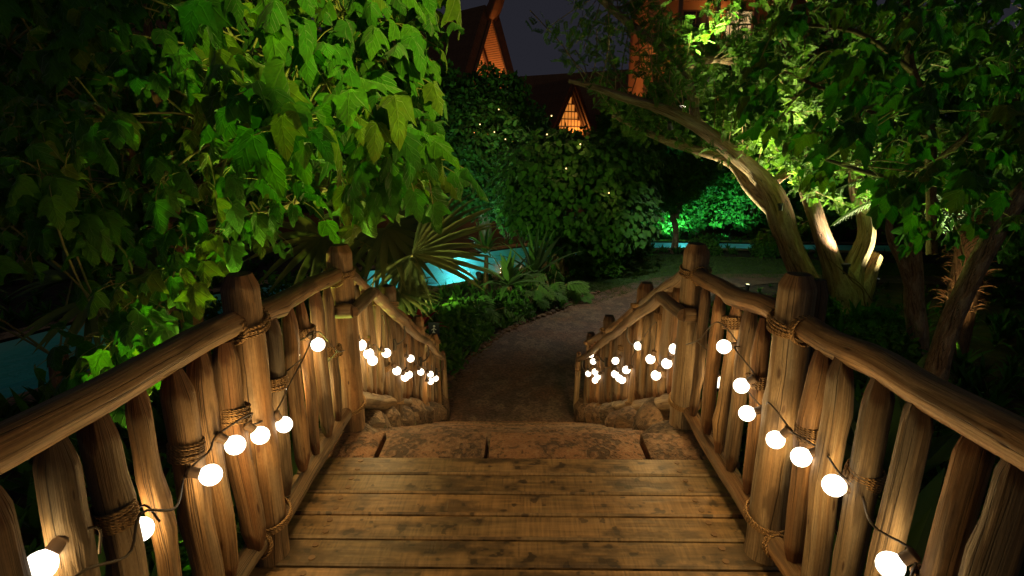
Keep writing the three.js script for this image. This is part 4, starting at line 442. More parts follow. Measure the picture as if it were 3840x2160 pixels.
// the multi-trunked tree with feathery leaves on the right
const featherMat = leafMat([1, 1, 1], { clearcoat: 0.15 });
{
  const t = thing('feathery_tree', 'big multi-trunked tree with rough pale bark and feathery leaves right of the path', 'tree', [6.4, G, -10.6]);
  DATA.bigTree.forEach((l, i) => part(i === 0 || (i > 2 && i < 6) ? 'trunk' : 'branch', limb(l, 16, 6, 0.09), barkMat, t));
  const L = [], tw = []; const from = (k, f) => { const l = DATA.bigTree[k], c = new THREE.CatmullRomCurve3(l.map((p) => V(p[0], p[1], p[2]))); return c.getPoint(f); };
  const shoot = (p, up, len, dens, r = 0.009) => {
    const e = p.clone().addScaledVector(up, len), m = p.clone().lerp(e, 0.5).add(ball().multiplyScalar(0.12 * len)), c = new THREE.CatmullRomCurve3([p, m, e]); tw.push(new THREE.TubeGeometry(c, 6, r, 4));
    const n = Math.round(len * dens); for (let i = 0; i < n; i++) { const q = c.getPoint(Math.pow(U(0.12, 1), 0.8)); if (Math.hypot(q.x - 2.9, q.z + 10.6) < 0.75 && q.y < 2.4) continue; const d = ball().add(up.clone().multiplyScalar(0.4)).normalize(); L.push({ m: basis(q.clone().add(ball().multiplyScalar(0.16)), d.clone().add(V(0, -0.25, 0)), ball().multiplyScalar(0.8).add(V(0, 1, 0)), U(0.13, 0.24)), c: green([0.06, 0.18, 0.014], [0.12, 0.24, 0.018]) }); }
  };
  for (let i = 0; i < 38; i++) { const f = U(0.5, 1); shoot(from(0, f), V(U(-0.7, 0.3), U(0.6, 1.2), U(-0.5, 0.5)).normalize(), U(0.5, 1.5) * (f > 0.85 ? 1.1 : 1), f > 0.72 ? 13 : 30); }
  for (let i = 0; i < 26; i++) shoot(from(1, U(0.35, 1)), V(U(-0.8, 0.5), U(0.1, 1), U(-0.6, 0.6)).normalize(), U(0.4, 1.3), 40);
  for (let i = 0; i < 50; i++) { const f = U(0.1, 1); shoot(from(2, f), V(U(-0.9, 1) + (f > 0.6 ? 0.4 : 0), U(-0.3, 1), U(-0.6, 0.6)).normalize(), U(0.4, 1.3), f > 0.55 ? 14 : 30); }
  for (let i = 0; i < 60; i++) shoot(from(pick([3, 4, 6, 7]), U(0.45, 1)), V(U(-1, 1), U(-0.2, 1), U(-0.7, 0.7)).normalize(), U(0.5, 1.7), 48);
  for (let i = 0; i < 120; i++) { const p = V(U(3.2, 8.4), U(1.2, 6.4), U(-12.2, -9.8)); if (p.x < 4.2 && p.y > 2.2 && p.y < 4.2 && R() < 0.8) continue; if (p.x < 3.8 && R() < 0.6) continue; shoot(p, V(U(-1, 1), U(-0.5, 0.8), U(-0.7, 0.7)).normalize(), U(0.6, 1.5), 42, 0.006); }
  part('twigs', mergeGeometries(tw), std([0.26, 0.19, 0.09], 0.85), t, 'stuff');
  featherG.forEach((g, k) => copies('foliage', g, featherMat, L.filter((_, i) => i % 2 === k), t));
  part('cable', mergeGeometries([tube([[6.05, -0.62, -10.0], [6.12, -0.85, -9.86], [6.35, -1.05, -9.82], [6.42, -1.3, -9.8], [6.5, G, -9.7]], 0.012, 5, 6), tube([[5.75, -0.5, -10.0], [6.0, -0.75, -9.8], [6.3, -0.95, -9.82], [6.6, -1.3, -9.85]], 0.01, 5, 6)]), barkDark, t);
}
for (const [D, label, base] of [[DATA.smallTrunk, 'slim forked tree trunk behind the right railing', 0], [DATA.leanTrunk, 'smooth tree trunk leaning to the right above the right railing', 1]]) {
  const a = D[0][0], t = thing('young_tree', label, 'tree', [a[0], G, a[2]]); D.forEach((l, i) => part(i ? 'branch' : 'trunk', limb(i ? l : [[l[0][0], G - 0.1, l[0][2], l[0][3] * 1.25], ...l], 12, 5, 0.05), barkMat, t));
  const e = D[0][D[0].length - 1], L = []; for (let i = 0; i < 60; i++) { const d = ball(); L.push({ m: basis(V(e[0], e[1], e[2]).add(d.clone().multiplyScalar(0.5)), d.add(V(0, -0.5, 0)), ball().add(V(0, 1, 0)), U(0.12, 0.2)), c: green([0.05, 0.13, 0.02], [0.09, 0.18, 0.03]) }); }
  copies('foliage', kukuiG[base], leafMat([1, 1, 1]), L, t);
}

// leafy crowns: lumpy shells of leaf clusters
const crownMat = leafMat([1, 1, 1], { transmission: 0.3, clearcoat: 0.08 });
function crown(t, lobes, n, geos, size, ca, cb) {
  const L = [], vol = lobes.map((l) => l[3] * l[4]), sum = vol.reduce((a, b) => a + b);
  lobes.forEach(([x, y, z, rx, ry, rz], li) => { const m = Math.round(n * vol[li] / sum); for (let i = 0; i < m; i++) {
    const d = ball().normalize(), k = Math.pow(U(0.25, 1), 0.4) * (1 + 0.22 * noise(d.x * 2.2 + x, d.y * 2.2 + y, d.z * 2.2 + z)); if (noise(d.x * 5 + x * 3, d.y * 5, d.z * 5 + li) < -0.45 && R() < 0.8) continue;
    const P = V(x + d.x * rx * k, y + d.y * ry * k, z + d.z * (rz ?? rx) * k); if (P.y < G + 0.05) continue;
    L.push({ m: basis(P, d.clone().multiplyScalar(0.5).add(V(0, -0.6, 0)).add(ball().multiplyScalar(0.5)), d.clone().add(V(0, 0.6, 0)).add(ball().multiplyScalar(0.6)), U(size * 0.7, size * 1.3)), c: green(ca, cb) });
  } });
  geos.forEach((g, k) => copies('foliage', g, crownMat, L.filter((_, i) => i % geos.length === k), t)); return L;
}
function leafyTree(name, label, base, h, r, lobes, n, geos, size, ca, cb, group) {
  const t = thing(name, label, 'tree', base, group), [x, y, z] = base;
  part('trunk', limb([[x, y - 0.1, z, r * 1.3], [x + U(-0.1, 0.1), y + h * 0.35, z, r], [x + U(-0.15, 0.15), y + h * 0.7, z + U(-0.1, 0.1), r * 0.8], [x + U(-0.2, 0.2), y + h, z, r * 0.5]], 10, 4), barkMat, t);
  for (let i = 0; i < 4; i++) { const l = pick(lobes); part('branch', limb([[x, y + h * 0.55, z, r * 0.55], [lerp(x, l[0], 0.5), lerp(y + h * 0.7, l[1], 0.5), lerp(z, l[2], 0.5), r * 0.35], [l[0], l[1], l[2], r * 0.15]], 7, 4), barkMat, t); }
  crown(t, lobes, n, geos, size, ca, cb); return t;
}
const DK = [[0.022, 0.095, 0.008], [0.045, 0.14, 0.01]], MD = [[0.035, 0.14, 0.01], [0.07, 0.19, 0.012]];
leafyTree('heart_leaved_tree', 'dense dark tree with heart-shaped leaves beyond the left of the path', [0.96, G, -13.3], 1.6, 0.17, [[1.3, 0.2, -13.3, 1.7, 1.4, 1.3], [0.5, 0.9, -13.4, 1.2, 0.9, 1.1], [2.2, 0.9, -13.4, 1.2, 1.0, 1.1], [1.4, 1.2, -13.6, 1.2, 0.75, 1.2], [2.4, -0.1, -13.0, 0.9, 0.9, 0.9], [0.3, 0.1, -13.2, 0.9, 0.8, 0.8], [1.4, -0.5, -12.9, 0.9, 0.55, 0.8]], 9500, [heartG], 0.125, ...DK);
leafyTree('dark_broadleaf_tree', 'tall dark leafy tree below the large thatched gable', [-1.1, G, -17.2], 2.5, 0.2, [[-1.0, 1.3, -17.2, 2.1, 1.9, 1.6], [-2.6, 2.3, -17.4, 1.6, 1.7, 1.4], [0.1, 1.9, -17.4, 1.1, 1.0, 1.1], [-1.0, 3.0, -17.6, 1.3, 0.85, 1.1], [0.0, 0.4, -16.8, 1.5, 1.2, 1.2], [-2.6, 0.4, -16.9, 1.6, 1.3, 1.2]], 5200, clusterG, 0.3, ...DK);
const bg = [[3.9, -19.6, 1.1, 'teal tinted shrub tree behind the far strip of water'], [5.3, -19.7, 1.2, 'green lit tree behind the far strip of water, left of the two lit ones'], [6.6, -20.4, 1.35, 'green lit tree behind the far strip of water, nearest the leaning trunk'], [8.6, -20.0, 1.2, 'shaded tree behind the far water and the forked trunks'], [10.8, -19.6, 1.4, 'dark tree far right behind the forked trunks'], [13.5, -18.5, 1.6, 'dark tree at the far right behind the leaning trunk']];
for (const [x, z, s, l] of bg) leafyTree('background_tree', l, [x, G, z], 1.9 * s, 0.13, [[x, G + 2.3 * s, z, 1.2 * s, 1.1 * s, 1.1 * s], [x - 0.7 * s, G + 1.7 * s, z + 0.3, 0.9 * s, 0.9 * s, 0.8 * s], [x + 0.7 * s, G + 1.8 * s, z + 0.2, 0.9 * s, 0.9 * s, 0.8 * s], [x, G + 3.4 * s, z - 0.3, 1.1 * s, 1.1 * s, s], [x, G + 0.8 * s, z + 0.3, 1.1 * s, 0.7 * s, 0.7 * s]], 2600, clusterG, 0.27, ...MD, 'trees behind the far water');
// trees on the near bank of the far water, their trunks in front of it
for (const [x, z, l] of [[4.75, -16.5, 'thin trunked small tree standing in front of the far strip of water'], [3.2, -16.3, 'bushy small tree left of the far water glint']]) leafyTree('small_tree', l, [x, G, z], 1.9, 0.09, [[x, G + 2.2, z, 0.8, 0.7, 0.7], [x - 0.4, G + 1.7, z, 0.55, 0.5, 0.5], [x + 0.5, G + 2.5, z, 0.7, 0.6, 0.6]], 1100, clusterG, 0.2, ...MD);
const far = [[-21, -27, 3.4], [-15.5, -24, 3.0], [-11, -21, 2.7], [-7.6, -22.5, 2.6], [-4.6, -24, 2.5], [2.2, -27, 1.5], [6.4, -29, 1.5], [10.5, -27, 2.6], [15, -24, 3.2], [19, -20, 3.2], [-12.5, -13.5, 2.2], [-15, -17, 2.8], [14, -13, 2.4], [11.3, -9.8, 1.9], [10.5, -6.5, 1.9]];
far.forEach(([x, z, s], i) => leafyTree('dark_tree', x < 0 ? 'dark tree in the shadows behind the left candlenut leaves' : i < 8 ? 'dark tree in the shadows below the small lit gable' : 'dark tree in the shadows behind the right hand trunks', [x, G, z], 1.6 * s, 0.2, [[x, G + 1.7 * s, z, s, s, s], [x - 0.6 * s, G + 1.0 * s, z + 0.3, 0.8 * s, 0.9 * s, 0.8 * s], [x + 0.6 * s, G + 1.1 * s, z + 0.3, 0.8 * s, 0.9 * s, 0.8 * s]], 1900, clusterG, 0.42, ...DK, x < 0 ? 'dark trees behind the left leaves' : i < 8 ? 'dark trees below the lit gable' : 'dark trees behind the right trunks'));

// ---------- strips, blades and fronds ----------
function blade(p, dir, up, len, w, droop, o = {}) {        // a long leaf: folded strip bending down under its weight
  const n = o.n ?? 6, P = [], uv = [], idx = [], d = dir.clone().normalize(), side = d.clone().cross(up).normalize(), c = p.clone();
  for (let j = 0; j <= n; j++) {
    const t = j / n, ww = w * (o.prof ? o.prof(t) : Math.sin(Math.PI * Math.pow(0.06 + 0.94 * t, o.sk ?? 0.7))) * 0.5 + 0.0008, nn = side.clone().cross(d).normalize(), f = (o.fold ?? 0.35) * ww;
    for (const s of [-1, 0, 1]) { P.push(c.x + side.x * s * ww + nn.x * (s ? f : 0), c.y + side.y * s * ww + nn.y * (s ? f : 0), c.z + side.z * s * ww + nn.z * (s ? f : 0)); uv.push(0.5 + s * 0.45, t); }
    if (j) { const k = j * 3; idx.push(k - 3, k - 2, k, k - 2, k + 1, k, k - 2, k - 1, k + 1, k - 1, k + 2, k + 1); }
    c.addScaledVector(d, len / n); d.y -= droop / n * (0.4 + 1.2 * t); d.normalize();
  }
  return meshOf(P, uv, idx);
}
const palmMats = [[0.13, 0.17, 0.045], [0.10, 0.15, 0.04], [0.17, 0.19, 0.05]].map((c) => leafMat(c, { transmission: 0.25, clearcoat: 0.2 }));
function fanFrond(t, base, hub, face, axis, Rr, n, spread, mat) {   // petiole from base to hub; blades fan about axis in the plane across face
  hub = V(...hub); base = V(...base); face = V(...face).normalize(); axis = V(...axis); axis.sub(face.clone().multiplyScalar(axis.dot(face))).normalize(); const side = axis.clone().cross(face);
  const f = part('frond', tube([base, base.clone().lerp(hub, 0.5).add(V(0, 0.06, 0)), hub], 0.011, 6, 6), twigMat, t);
  for (let k = 0; k < n; k++) { const a = ((k + 0.5) / n - 0.5) * spread, d = axis.clone().multiplyScalar(Math.cos(a)).addScaledVector(side, Math.sin(a)).addScaledVector(face, 0.12 * Math.cos(k * Math.PI) + 0.05); part('blade', blade(hub, d, face, Rr * (0.72 + 0.28 * Math.cos(a * 0.7)) * U(0.92, 1.06), Rr * spread / n * 0.62, U(0.25, 0.75), { n: 7, fold: 0.55, sk: 0.85 }), mat ?? pick(palmMats), f); }
}
{
  const t = thing('fan_palm', 'fan palm with spread pleated fronds behind the left stair fence', 'palm', [-1.85, G, -6.1]), b = [-1.85, -0.75, -6.1];
  part('trunk', limb([[-1.85, G - 0.1, -6.1, 0.14], [-1.86, -1.2, -6.1, 0.12], [-1.85, -0.72, -6.1, 0.1]], 10, 4, 0.15), barkDark, t);
  fanFrond(t, b, [-1.1, 0.40, -5.55], [-0.25, 0.5, 0.8], [0.9, 0.42, -0.1], 0.98, 18, 1.75); fanFrond(t, [-1.3, 0.2, -5.65], [-1.11, 0.39, -5.57], [0.1, 0.25, 0.95], [-0.35, -0.9, 0.1], 0.62, 14, 1.7); fanFrond(t, b, [-1.45, 0.62, -5.9], [0.1, 0.7, 0.7], [0.5, -0.5, 0.5], 0.85, 26, 3.8); fanFrond(t, b, [-1.25, 0.02, -5.45], [0.1, 0.9, 0.4], [0.8, -0.25, 0.3], 0.5, 20, 2.6);
  fanFrond(t, b, [-2.1, 0.55, -5.8], [0, 0.6, 0.8], [-0.4, -0.6, 0.4], 0.85, 24, 3.8); fanFrond(t, b, [-1.6, -0.15, -5.2], [0.2, 0.9, 0.3], [0.4, -0.2, 0.8], 0.7, 22, 3.0); fanFrond(t, b, [-1.75, 0.75, -6.5], [0, 0.4, 0.9], [0, 0.8, 0.2], 0.8, 24, 3.6);
}
{
  const t = thing('fan_palm', 'dark fan palm beside the pool at the far left', 'palm', [-5.1, G, -5.6]), b = [-5.1, -0.8, -5.6];
  part('trunk', limb([[-5.1, G - 0.1, -5.6, 0.14], [-5.1, -1.2, -5.6, 0.12], [-5.1, -0.75, -5.6, 0.1]], 10, 4, 0.15), barkDark, t);
  for (let i = 0; i < 5; i++) { const a = i * 1.3 + 0.4; fanFrond(t, b, [-5.1 + 0.9 * Math.cos(a), 0.0 + 0.25 * Math.sin(i * 2), -5.6 + 0.9 * Math.sin(a)], [Math.cos(a) * 0.3, 0.9, 0.4], [Math.cos(a), -0.3, Math.sin(a)], 0.85, 22, 3.4, palmMats[1]); }
}
// feather palms with shaggy trunks at the right
function featherPalm(label, base, h, r, n, len, mat) {
  const t = thing('feather_palm', label, 'palm', base), [x, y, z] = base;
  part('trunk', limb([[x, y - 0.1, z, r * 1.1], [x + 0.02, y + h * 0.4, z, r], [x, y + h * 0.8, z, r * 1.05], [x, y + h, z, r * 0.6]], 14, 6, 0.12), barkDark, t);
  const fib = []; for (let i = 0; i < 260; i++) { const a = U(0, 6.283), hh = U(0.3, 1) * h, d = V(Math.cos(a), U(-0.2, 1.1), Math.sin(a)); fib.push(blade(V(x + Math.cos(a) * r, y + hh, z + Math.sin(a) * r), d, V(U(-1, 1), 0.3, U(-1, 1)), U(0.08, 0.26), 0.018, U(0.8, 2.4), { n: 3 })); }
  part('fibre', mergeGeometries(fib), std([0.17, 0.085, 0.04], 0.95, { side: THREE.DoubleSide }), t, 'stuff');
  for (let k = 0; k < n; k++) {
    const a = k / n * 6.283 + U(-0.2, 0.2), el = U(0.25, 1.1), d = V(Math.cos(a) * Math.cos(el), Math.sin(el), Math.sin(a) * Math.cos(el)), pts = [], gs = []; let p = V(x, y + h, z), q = d.clone();
    for (let i = 0; i <= 9; i++) { pts.push(p.clone()); p.addScaledVector(q, len / 9); q.y -= 0.17; q.normalize(); }
    const c = new THREE.CatmullRomCurve3(pts); gs.push(new THREE.TubeGeometry(c, 14, 0.012, 4));
    for (let i = 2; i < 34; i++) for (const s of [-1, 1]) { const f = i / 34, T = c.getTangent(f), S = T.clone().cross(V(0, 1, 0)).normalize(); gs.push(blade(c.getPoint(f), S.multiplyScalar(s).addScaledVector(T, 0.7), V(0, 1, 0), len * 0.24 * Math.sin(Math.PI * (0.15 + 0.8 * f)), 0.02, U(0.9, 1.8), { n: 3 })); }
    part('frond', mergeGeometries(gs), mat, t);
  }
}
const featherPalmMat = leafMat([0.07, 0.15, 0.03], { transmission: 0.3 });
featherPalm('shaggy trunked feather palm behind the right railing', [6.75, G, -8.1], 2.2, 0.2, 15, 2.2, featherPalmMat);
featherPalm('shaggy trunked feather palm at the far right edge', [8.2, G, -7.7], 2.6, 0.19, 13, 2.2, featherPalmMat);

// ---------- lower plants ----------
const strapMats = [[0.05, 0.13, 0.022], [0.07, 0.16, 0.028], [0.035, 0.10, 0.02]].map((c) => leafMat(c, { transmission: 0.25, clearcoat: 0.5 }));
function strap(name, label, base, n, len, w, el0, el1, droop, mats, stem = 0, group) {
  const t = thing(name, label, 'plant', base, group), P = V(...base);
  if (stem) part('stem', limb([[base[0], base[1] - 0.05, base[2], 0.06], [base[0] + 0.03, base[1] + stem, base[2], 0.045]], 8, 4), barkDark, t);
  for (let k = 0; k < n; k++) { const a = k * 2.4 + U(-0.3, 0.3), el = lerp(el1, el0, k / n), d = V(Math.cos(a) * Math.cos(el), Math.sin(el), Math.sin(a) * Math.cos(el)); part('leaf', blade(P.clone().add(V(0, stem + 0.02, 0)).addScaledVector(d, 0.03), d, V(0, 1, 0).addScaledVector(d, -0.3), len * U(0.8, 1.1), w * U(0.85, 1.1), droop * U(0.7, 1.3), { n: 8, sk: 0.75, fold: 0.3 }), pick(mats), t); }
  return t;
}
strap('strap_leaved_plant', 'strap leaved plant with arching glossy leaves in the middle of the shrubs', [-0.2, G, -10.1], 20, 0.85, 0.12, 0.1, 1.4, 1.0, strapMats, 0.5);
strap('strap_leaved_plant', 'tall strap leaved plant in front of the heart-leaved tree', [0.35, G, -11.4], 14, 1.2, 0.13, 0.5, 1.5, 0.7, strapMats, 0.4);
strap('strap_leaved_plant', 'drooping strap leaved plant against the bright pool', [-0.75, G, -12.0], 12, 0.8, 0.09, 0.3, 1.4, 1.5, strapMats, 0.75);
strap('agave', 'broad pointed agave just outside the right railing', [3.05, G + 0.15, -4.1], 11, 1.25, 0.36, 0.7, 1.45, 0.35, [[0.05, 0.13, 0.035], [0.04, 0.11, 0.03]].map((c) => leafMat(c, { transmission: 0.15, clearcoat: 0.4 })));
strap('agave', 'dark broad leaved agave below the right railing', [2.0, G, -2.6], 12, 1.3, 0.22, 0.4, 1.4, 0.7, strapMats);
const redMats = [[0.30, 0.022, 0.018], [0.22, 0.014, 0.02]].map((c) => leafMat(c, { transmission: 0.25 }));
strap('red_ti_plant', 'red leaved plant behind the left stair fence', [-1.28, G, -6.6], 14, 0.42, 0.09, 0.2, 1.2, 0.9, redMats, 0.75);
strap('broad_leaved_plant', 'dark broad leaved plant below the left railing', [-2.0, G, -2.2], 14, 1.2, 0.17, 0.3, 1.4, 0.9, strapMats);
strap('broad_leaved_plant', 'arching green plant seen through the left stair fence', [-1.7, G, -3.6], 16, 1.1, 0.09, 0.3, 1.3, 1.1, strapMats);
// split-leaved philodendrons: deep fingered blades
const philG = (() => { const a = new Acc(); for (let i = 0; i < 7; i++) for (const s of [-1, 1]) { const y = 0.02 + i * 0.115; a.add(ovalG, basis(V(0, y, -0.25 * y * y), V(s, 0.35 + 0.09 * i, -0.12), V(0, 0, 1), 0.5 - 0.05 * Math.abs(i - 2), 0.72)); } a.add(ovalG, basis(V(0, 0.6, -0.09), V(0, 1, -0.4), V(0, 0.2, 1), 0.42, 1)); a.add(ovalG, basis(V(0, -0.02, 0), V(0, 1, -0.2), V(0, 0, 1), 0.9, 0.5)); return a.geo(); })();
const philMats = [[0.05, 0.145, 0.02], [0.075, 0.175, 0.025]].map((c) => leafMat(c, { transmission: 0.28 }));
for (const [x, z, s, l] of [[0.68, -10.9, 1, 'split leaved philodendron beside the lawn edge of the path'], [0.25, -10.3, 0.85, 'split leaved philodendron left of the one at the lawn edge'], [-0.75, -9.4, 0.9, 'split leaved philodendron among the low shrubs left of the path'], [-1.5, -8.6, 0.9, 'split leaved philodendron nearest the left stair fence'], [1.25, -10.95, 0.45, 'small fern like plant leaning over the edge of the path']]) {
  const t = thing('philodendron', l, 'plant', [x, G, z]); for (let k = 0; k < 13; k++) { const a = k * 2.4, e = U(0.5, 1.3), d = V(Math.cos(a) * Math.cos(e), Math.sin(e), Math.sin(a) * Math.cos(e)), A = V(x, G, z).addScaledVector(d, U(0.35, 0.65) * s); part('stalk', tube([[x, G, z], V(x, G, z).lerp(A, 0.6).add(V(0, 0.05, 0)), A], 0.007, 4, 3), twigMat, t); shared('leaf', philG, pick(philMats), t, basis(A, V(d.x, U(-0.5, 0.2), d.z), V(d.x * 0.3, 1, d.z * 0.3 + 0.4), U(0.42, 0.58) * s)); }
}
// leafy shrubs lining the path, the pool and the stairs
const shrubs = [[-1.35, -7.2, 0.5, 'low glossy shrub at the foot of the left stair fence'], [-1.1, -8.2, 0.5, 'low glossy shrub on the inside of the path bend, nearest the stairs'], [-0.95, -8.75, 0.42, 'low shrub left of the path before the philodendrons'], [-2.2, -7.9, 0.6, 'dark shrub behind the red leaved plant'], [-2.3, -9.4, 0.4, 'dark shrub between the path and the bright pool'], [-0.15, -9.75, 0.35, 'small shrub under the strap leaved plant'], [1.9, -13.2, 0.5, 'dark shrub at the corner of the lawn'], [2.3, -14.6, 0.55, 'dark shrub behind the lawn'], [3.4, -15.9, 0.45, 'shrub before the far strip of water, left'], [5.6, -16.3, 0.4, 'shrub before the far strip of water, middle'], [7.4, -16.0, 0.45, 'shrub before the far strip of water, right'], [-3.6, -10.2, 0.45, 'dark shrub at the near edge of the bright pool'], [-4.1, -9.3, 0.75, 'tall dark shrub on the near bank behind the left far post'], [-5.0, -7.9, 0.7, 'tall dark shrub on the near bank behind the candlenut leaves'], [5.1, -9.4, 0.5, 'shrub in front of the big forked trunk'], [6.1, -8.9, 0.32, 'dark shrub right of the forked trunk base'], [3.6, -7.8, 0.55, 'dark shrub behind the right near post'], [4.9, -7.0, 0.55, 'dark shrub below the slim forked trunk'], [4.0, -5.2, 0.5, 'dark shrub behind the agave'], [2.2, -5.0, 0.5, 'dark shrub outside the right stair fence'], [-2.3, -4.9, 0.55, 'dark shrub outside the left stair fence'], [-2.6, -3.0, 0.6, 'dark shrub outside the left railing'], [-3.4, -2.0, 0.6, 'dark shrub under the candlenut branches']];
for (const [x, z, s, l] of shrubs) { const t = thing('shrub', l, 'shrub', [x, G, z]); part('stem', limb([[x, G - 0.05, z, 0.03], [x + 0.03, G + s * 0.7, z, 0.02]], 6, 3), barkDark, t); crown(t, [[x, G + s * 0.55, z, s, s * 0.75, s], [x + s * 0.6, G + s * 0.3, z + 0.1, s * 0.6, s * 0.5, s * 0.6], [x - s * 0.6, G + s * 0.3, z + 0.1, s * 0.6, s * 0.5, s * 0.6]], 420, clusterG, 0.17, ...(R() < 0.5 ? DK : MD)); }
// ground cover, litter and grass nobody could count
{
  const tuft = (() => { const g = []; for (let i = 0; i < 9; i++) { const a = i * 2.4, e = U(0.5, 1.3); g.push(blade(V(0, 0, 0), V(Math.cos(a) * Math.cos(e), Math.sin(e), Math.sin(a) * Math.cos(e)), V(0, 1, 0), U(0.6, 1), 0.16, U(0.5, 1.4), { n: 4 })); } return mergeGeometries(g); })();
  const L = [], rnd = (x0, x1, z0, z1, n, s0, s1) => { for (let i = 0; i < n; i++) { const x = U(x0, x1), z = U(z0, z1); if (inPoly(x, z, pathPoly) || inPoly(x, z, lawnPoly) || inPoly(x, z, riverPoly) || (Math.abs(x) < 1.15 && z > -6.1)) continue; L.push({ m: new THREE.Matrix4().compose(V(x, G - 0.01, z), new THREE.Quaternion().setFromAxisAngle(V(0, 1, 0), U(0, 6.3)), V(1, 1, 1).multiplyScalar(U(s0, s1))), c: green(...DK) }); } };
  rnd(-5.5, 0.9, -13.2, -6.2, 620, 0.16, 0.42); rnd(-6, -1.15, -6.2, 0, 260, 0.3, 0.7); rnd(1.15, 9, -9.8, -1, 560, 0.2, 0.6); rnd(2, 12, -12.2, -9, 260, 0.12, 0.3); rnd(1, 13, -19.5, -14.5, 420, 0.15, 0.4); rnd(-14, -6, -16, -2, 260, 0.2, 0.6);
  const h = new THREE.Group(); h.name = 'ground_cover'; tag(h, 'low leafy ground cover over the dark planted beds', null, null, 'stuff'); scene.add(h); copies('ground_cover_leaves', tuft, leafMat([1, 1, 1], { transmission: 0.25 }), L, h);
  const gt = (() => { const g = []; for (let i = 0; i < 7; i++) { const a = U(0, 6.3), e = U(0.9, 1.5); g.push(blade(V(U(-0.5, 0.5), 0, U(-0.5, 0.5)), V(Math.cos(a) * Math.cos(e), Math.sin(e), Math.sin(a) * Math.cos(e)), V(0.3, 1, 0.2), U(0.6, 1.2), 0.13, U(0.2, 1), { n: 2 })); } return mergeGeometries(g); })(), GL = [];
  for (let i = 0; i < 26000; i++) { const x = U(0.8, 12), z = U(-16.3, -10.5); if (!inPoly(x, z, lawnPoly)) continue; GL.push({ m: new THREE.Matrix4().compose(V(x, G - 0.012, z), new THREE.Quaternion().setFromAxisAngle(V(0, 1, 0), U(0, 6.3)), V(1, 1, 1).multiplyScalar(U(0.03, 0.055))), c: green([0.04, 0.085, 0.015], [0.075, 0.13, 0.025]) }); }
  const gg = new THREE.Group(); gg.name = 'grass'; tag(gg, 'short grass blades of the lawn', null, null, 'stuff'); scene.add(gg); copies('grass_blades', gt, leafMat([1, 1, 1], { transmission: 0.2, clearcoat: 0 }), GL, gg);
  const litter = [], lg = leafGeo([[0.2, 0.2], [0.25, 0.5], [0.12, 0.8]], [0.5], { fold: 0.5, droop: 0.6, wave: 0.2 }); for (let i = 0; i < 700; i++) { const f = U(0, 0.62), p = pathL[Math.floor(f * (pathL.length - 1))], x = p[0] - Math.abs(U(-0.7, 0.7)) + 0.12, z = p[1] + U(-0.3, 0.3); litter.push({ m: basis(V(x, G + 0.008, z), V(U(-1, 1), 0.1, U(-1, 1)), V(U(-0.4, 0.4), 1, U(-0.4, 0.4)), U(0.03, 0.08)), c: green([0.10, 0.05, 0.02], [0.06, 0.035, 0.018]) }); }
  const lt = new THREE.Group(); lt.name = 'leaf_litter'; tag(lt, 'dry brown leaf litter along the left edge of the path', null, null, 'stuff'); scene.add(lt); copies('fallen_leaves', lg, std([1, 1, 1], 0.95, { side: THREE.DoubleSide }), litter, lt);
}
// edging stones along the left of the path
{
  let last = null; for (const [x, z] of new THREE.CatmullRomCurve3(pathL.slice(0, 34).map((p) => V(p[0], 0, p[1]))).getSpacedPoints(44).map((p) => [p.x, p.z])) { const t = thing('edging_stone', 'small flat brown stone edging the left side of the path', 'stone', [x - 0.03, G, z], 'stones edging the path'); part('stone', rock([x - 0.03, G + 0.01, z], U(0.05, 0.08), U(0.03, 0.045), U(0.05, 0.075), 2, 0.2), pick(rockMats), t); }
}

// ---------- buildings ----------
const thatch = std([0.20, 0.095, 0.042], 0.95, { map: soilTex.map }); thatch.map = tex(256, 256, (u, v) => { const a = fbm(u * 90, v * 5, 3, 3, 90, 5), b = fbm(u * 12, v * 12, 5, 3, 12, 12), k = 0.9 + 0.7 * a + 0.4 * b; return [k, k, k, 0.5]; }).map;
const redWood = std([0.26, 0.115, 0.05], 0.6), soffitM = std([0.42, 0.235, 0.12], 0.6), darkWood = std([0.11, 0.055, 0.03], 0.6), plaster = std([0.5, 0.24, 0.10], 0.85), darkGlass = std([0.02, 0.02, 0.022], 0.1);
const glowWin = std([0.6, 0.4, 0.2], 0.6, { emissive: lin(1, 0.72, 0.3), emissiveIntensity: 0.5 }), glowOrange = std([0.6, 0.3, 0.1], 0.6, { emissive: lin(1, 0.34, 0.055), emissiveIntensity: 0.5 });
function placed(g, m) { return g.applyMatrix4(m); }
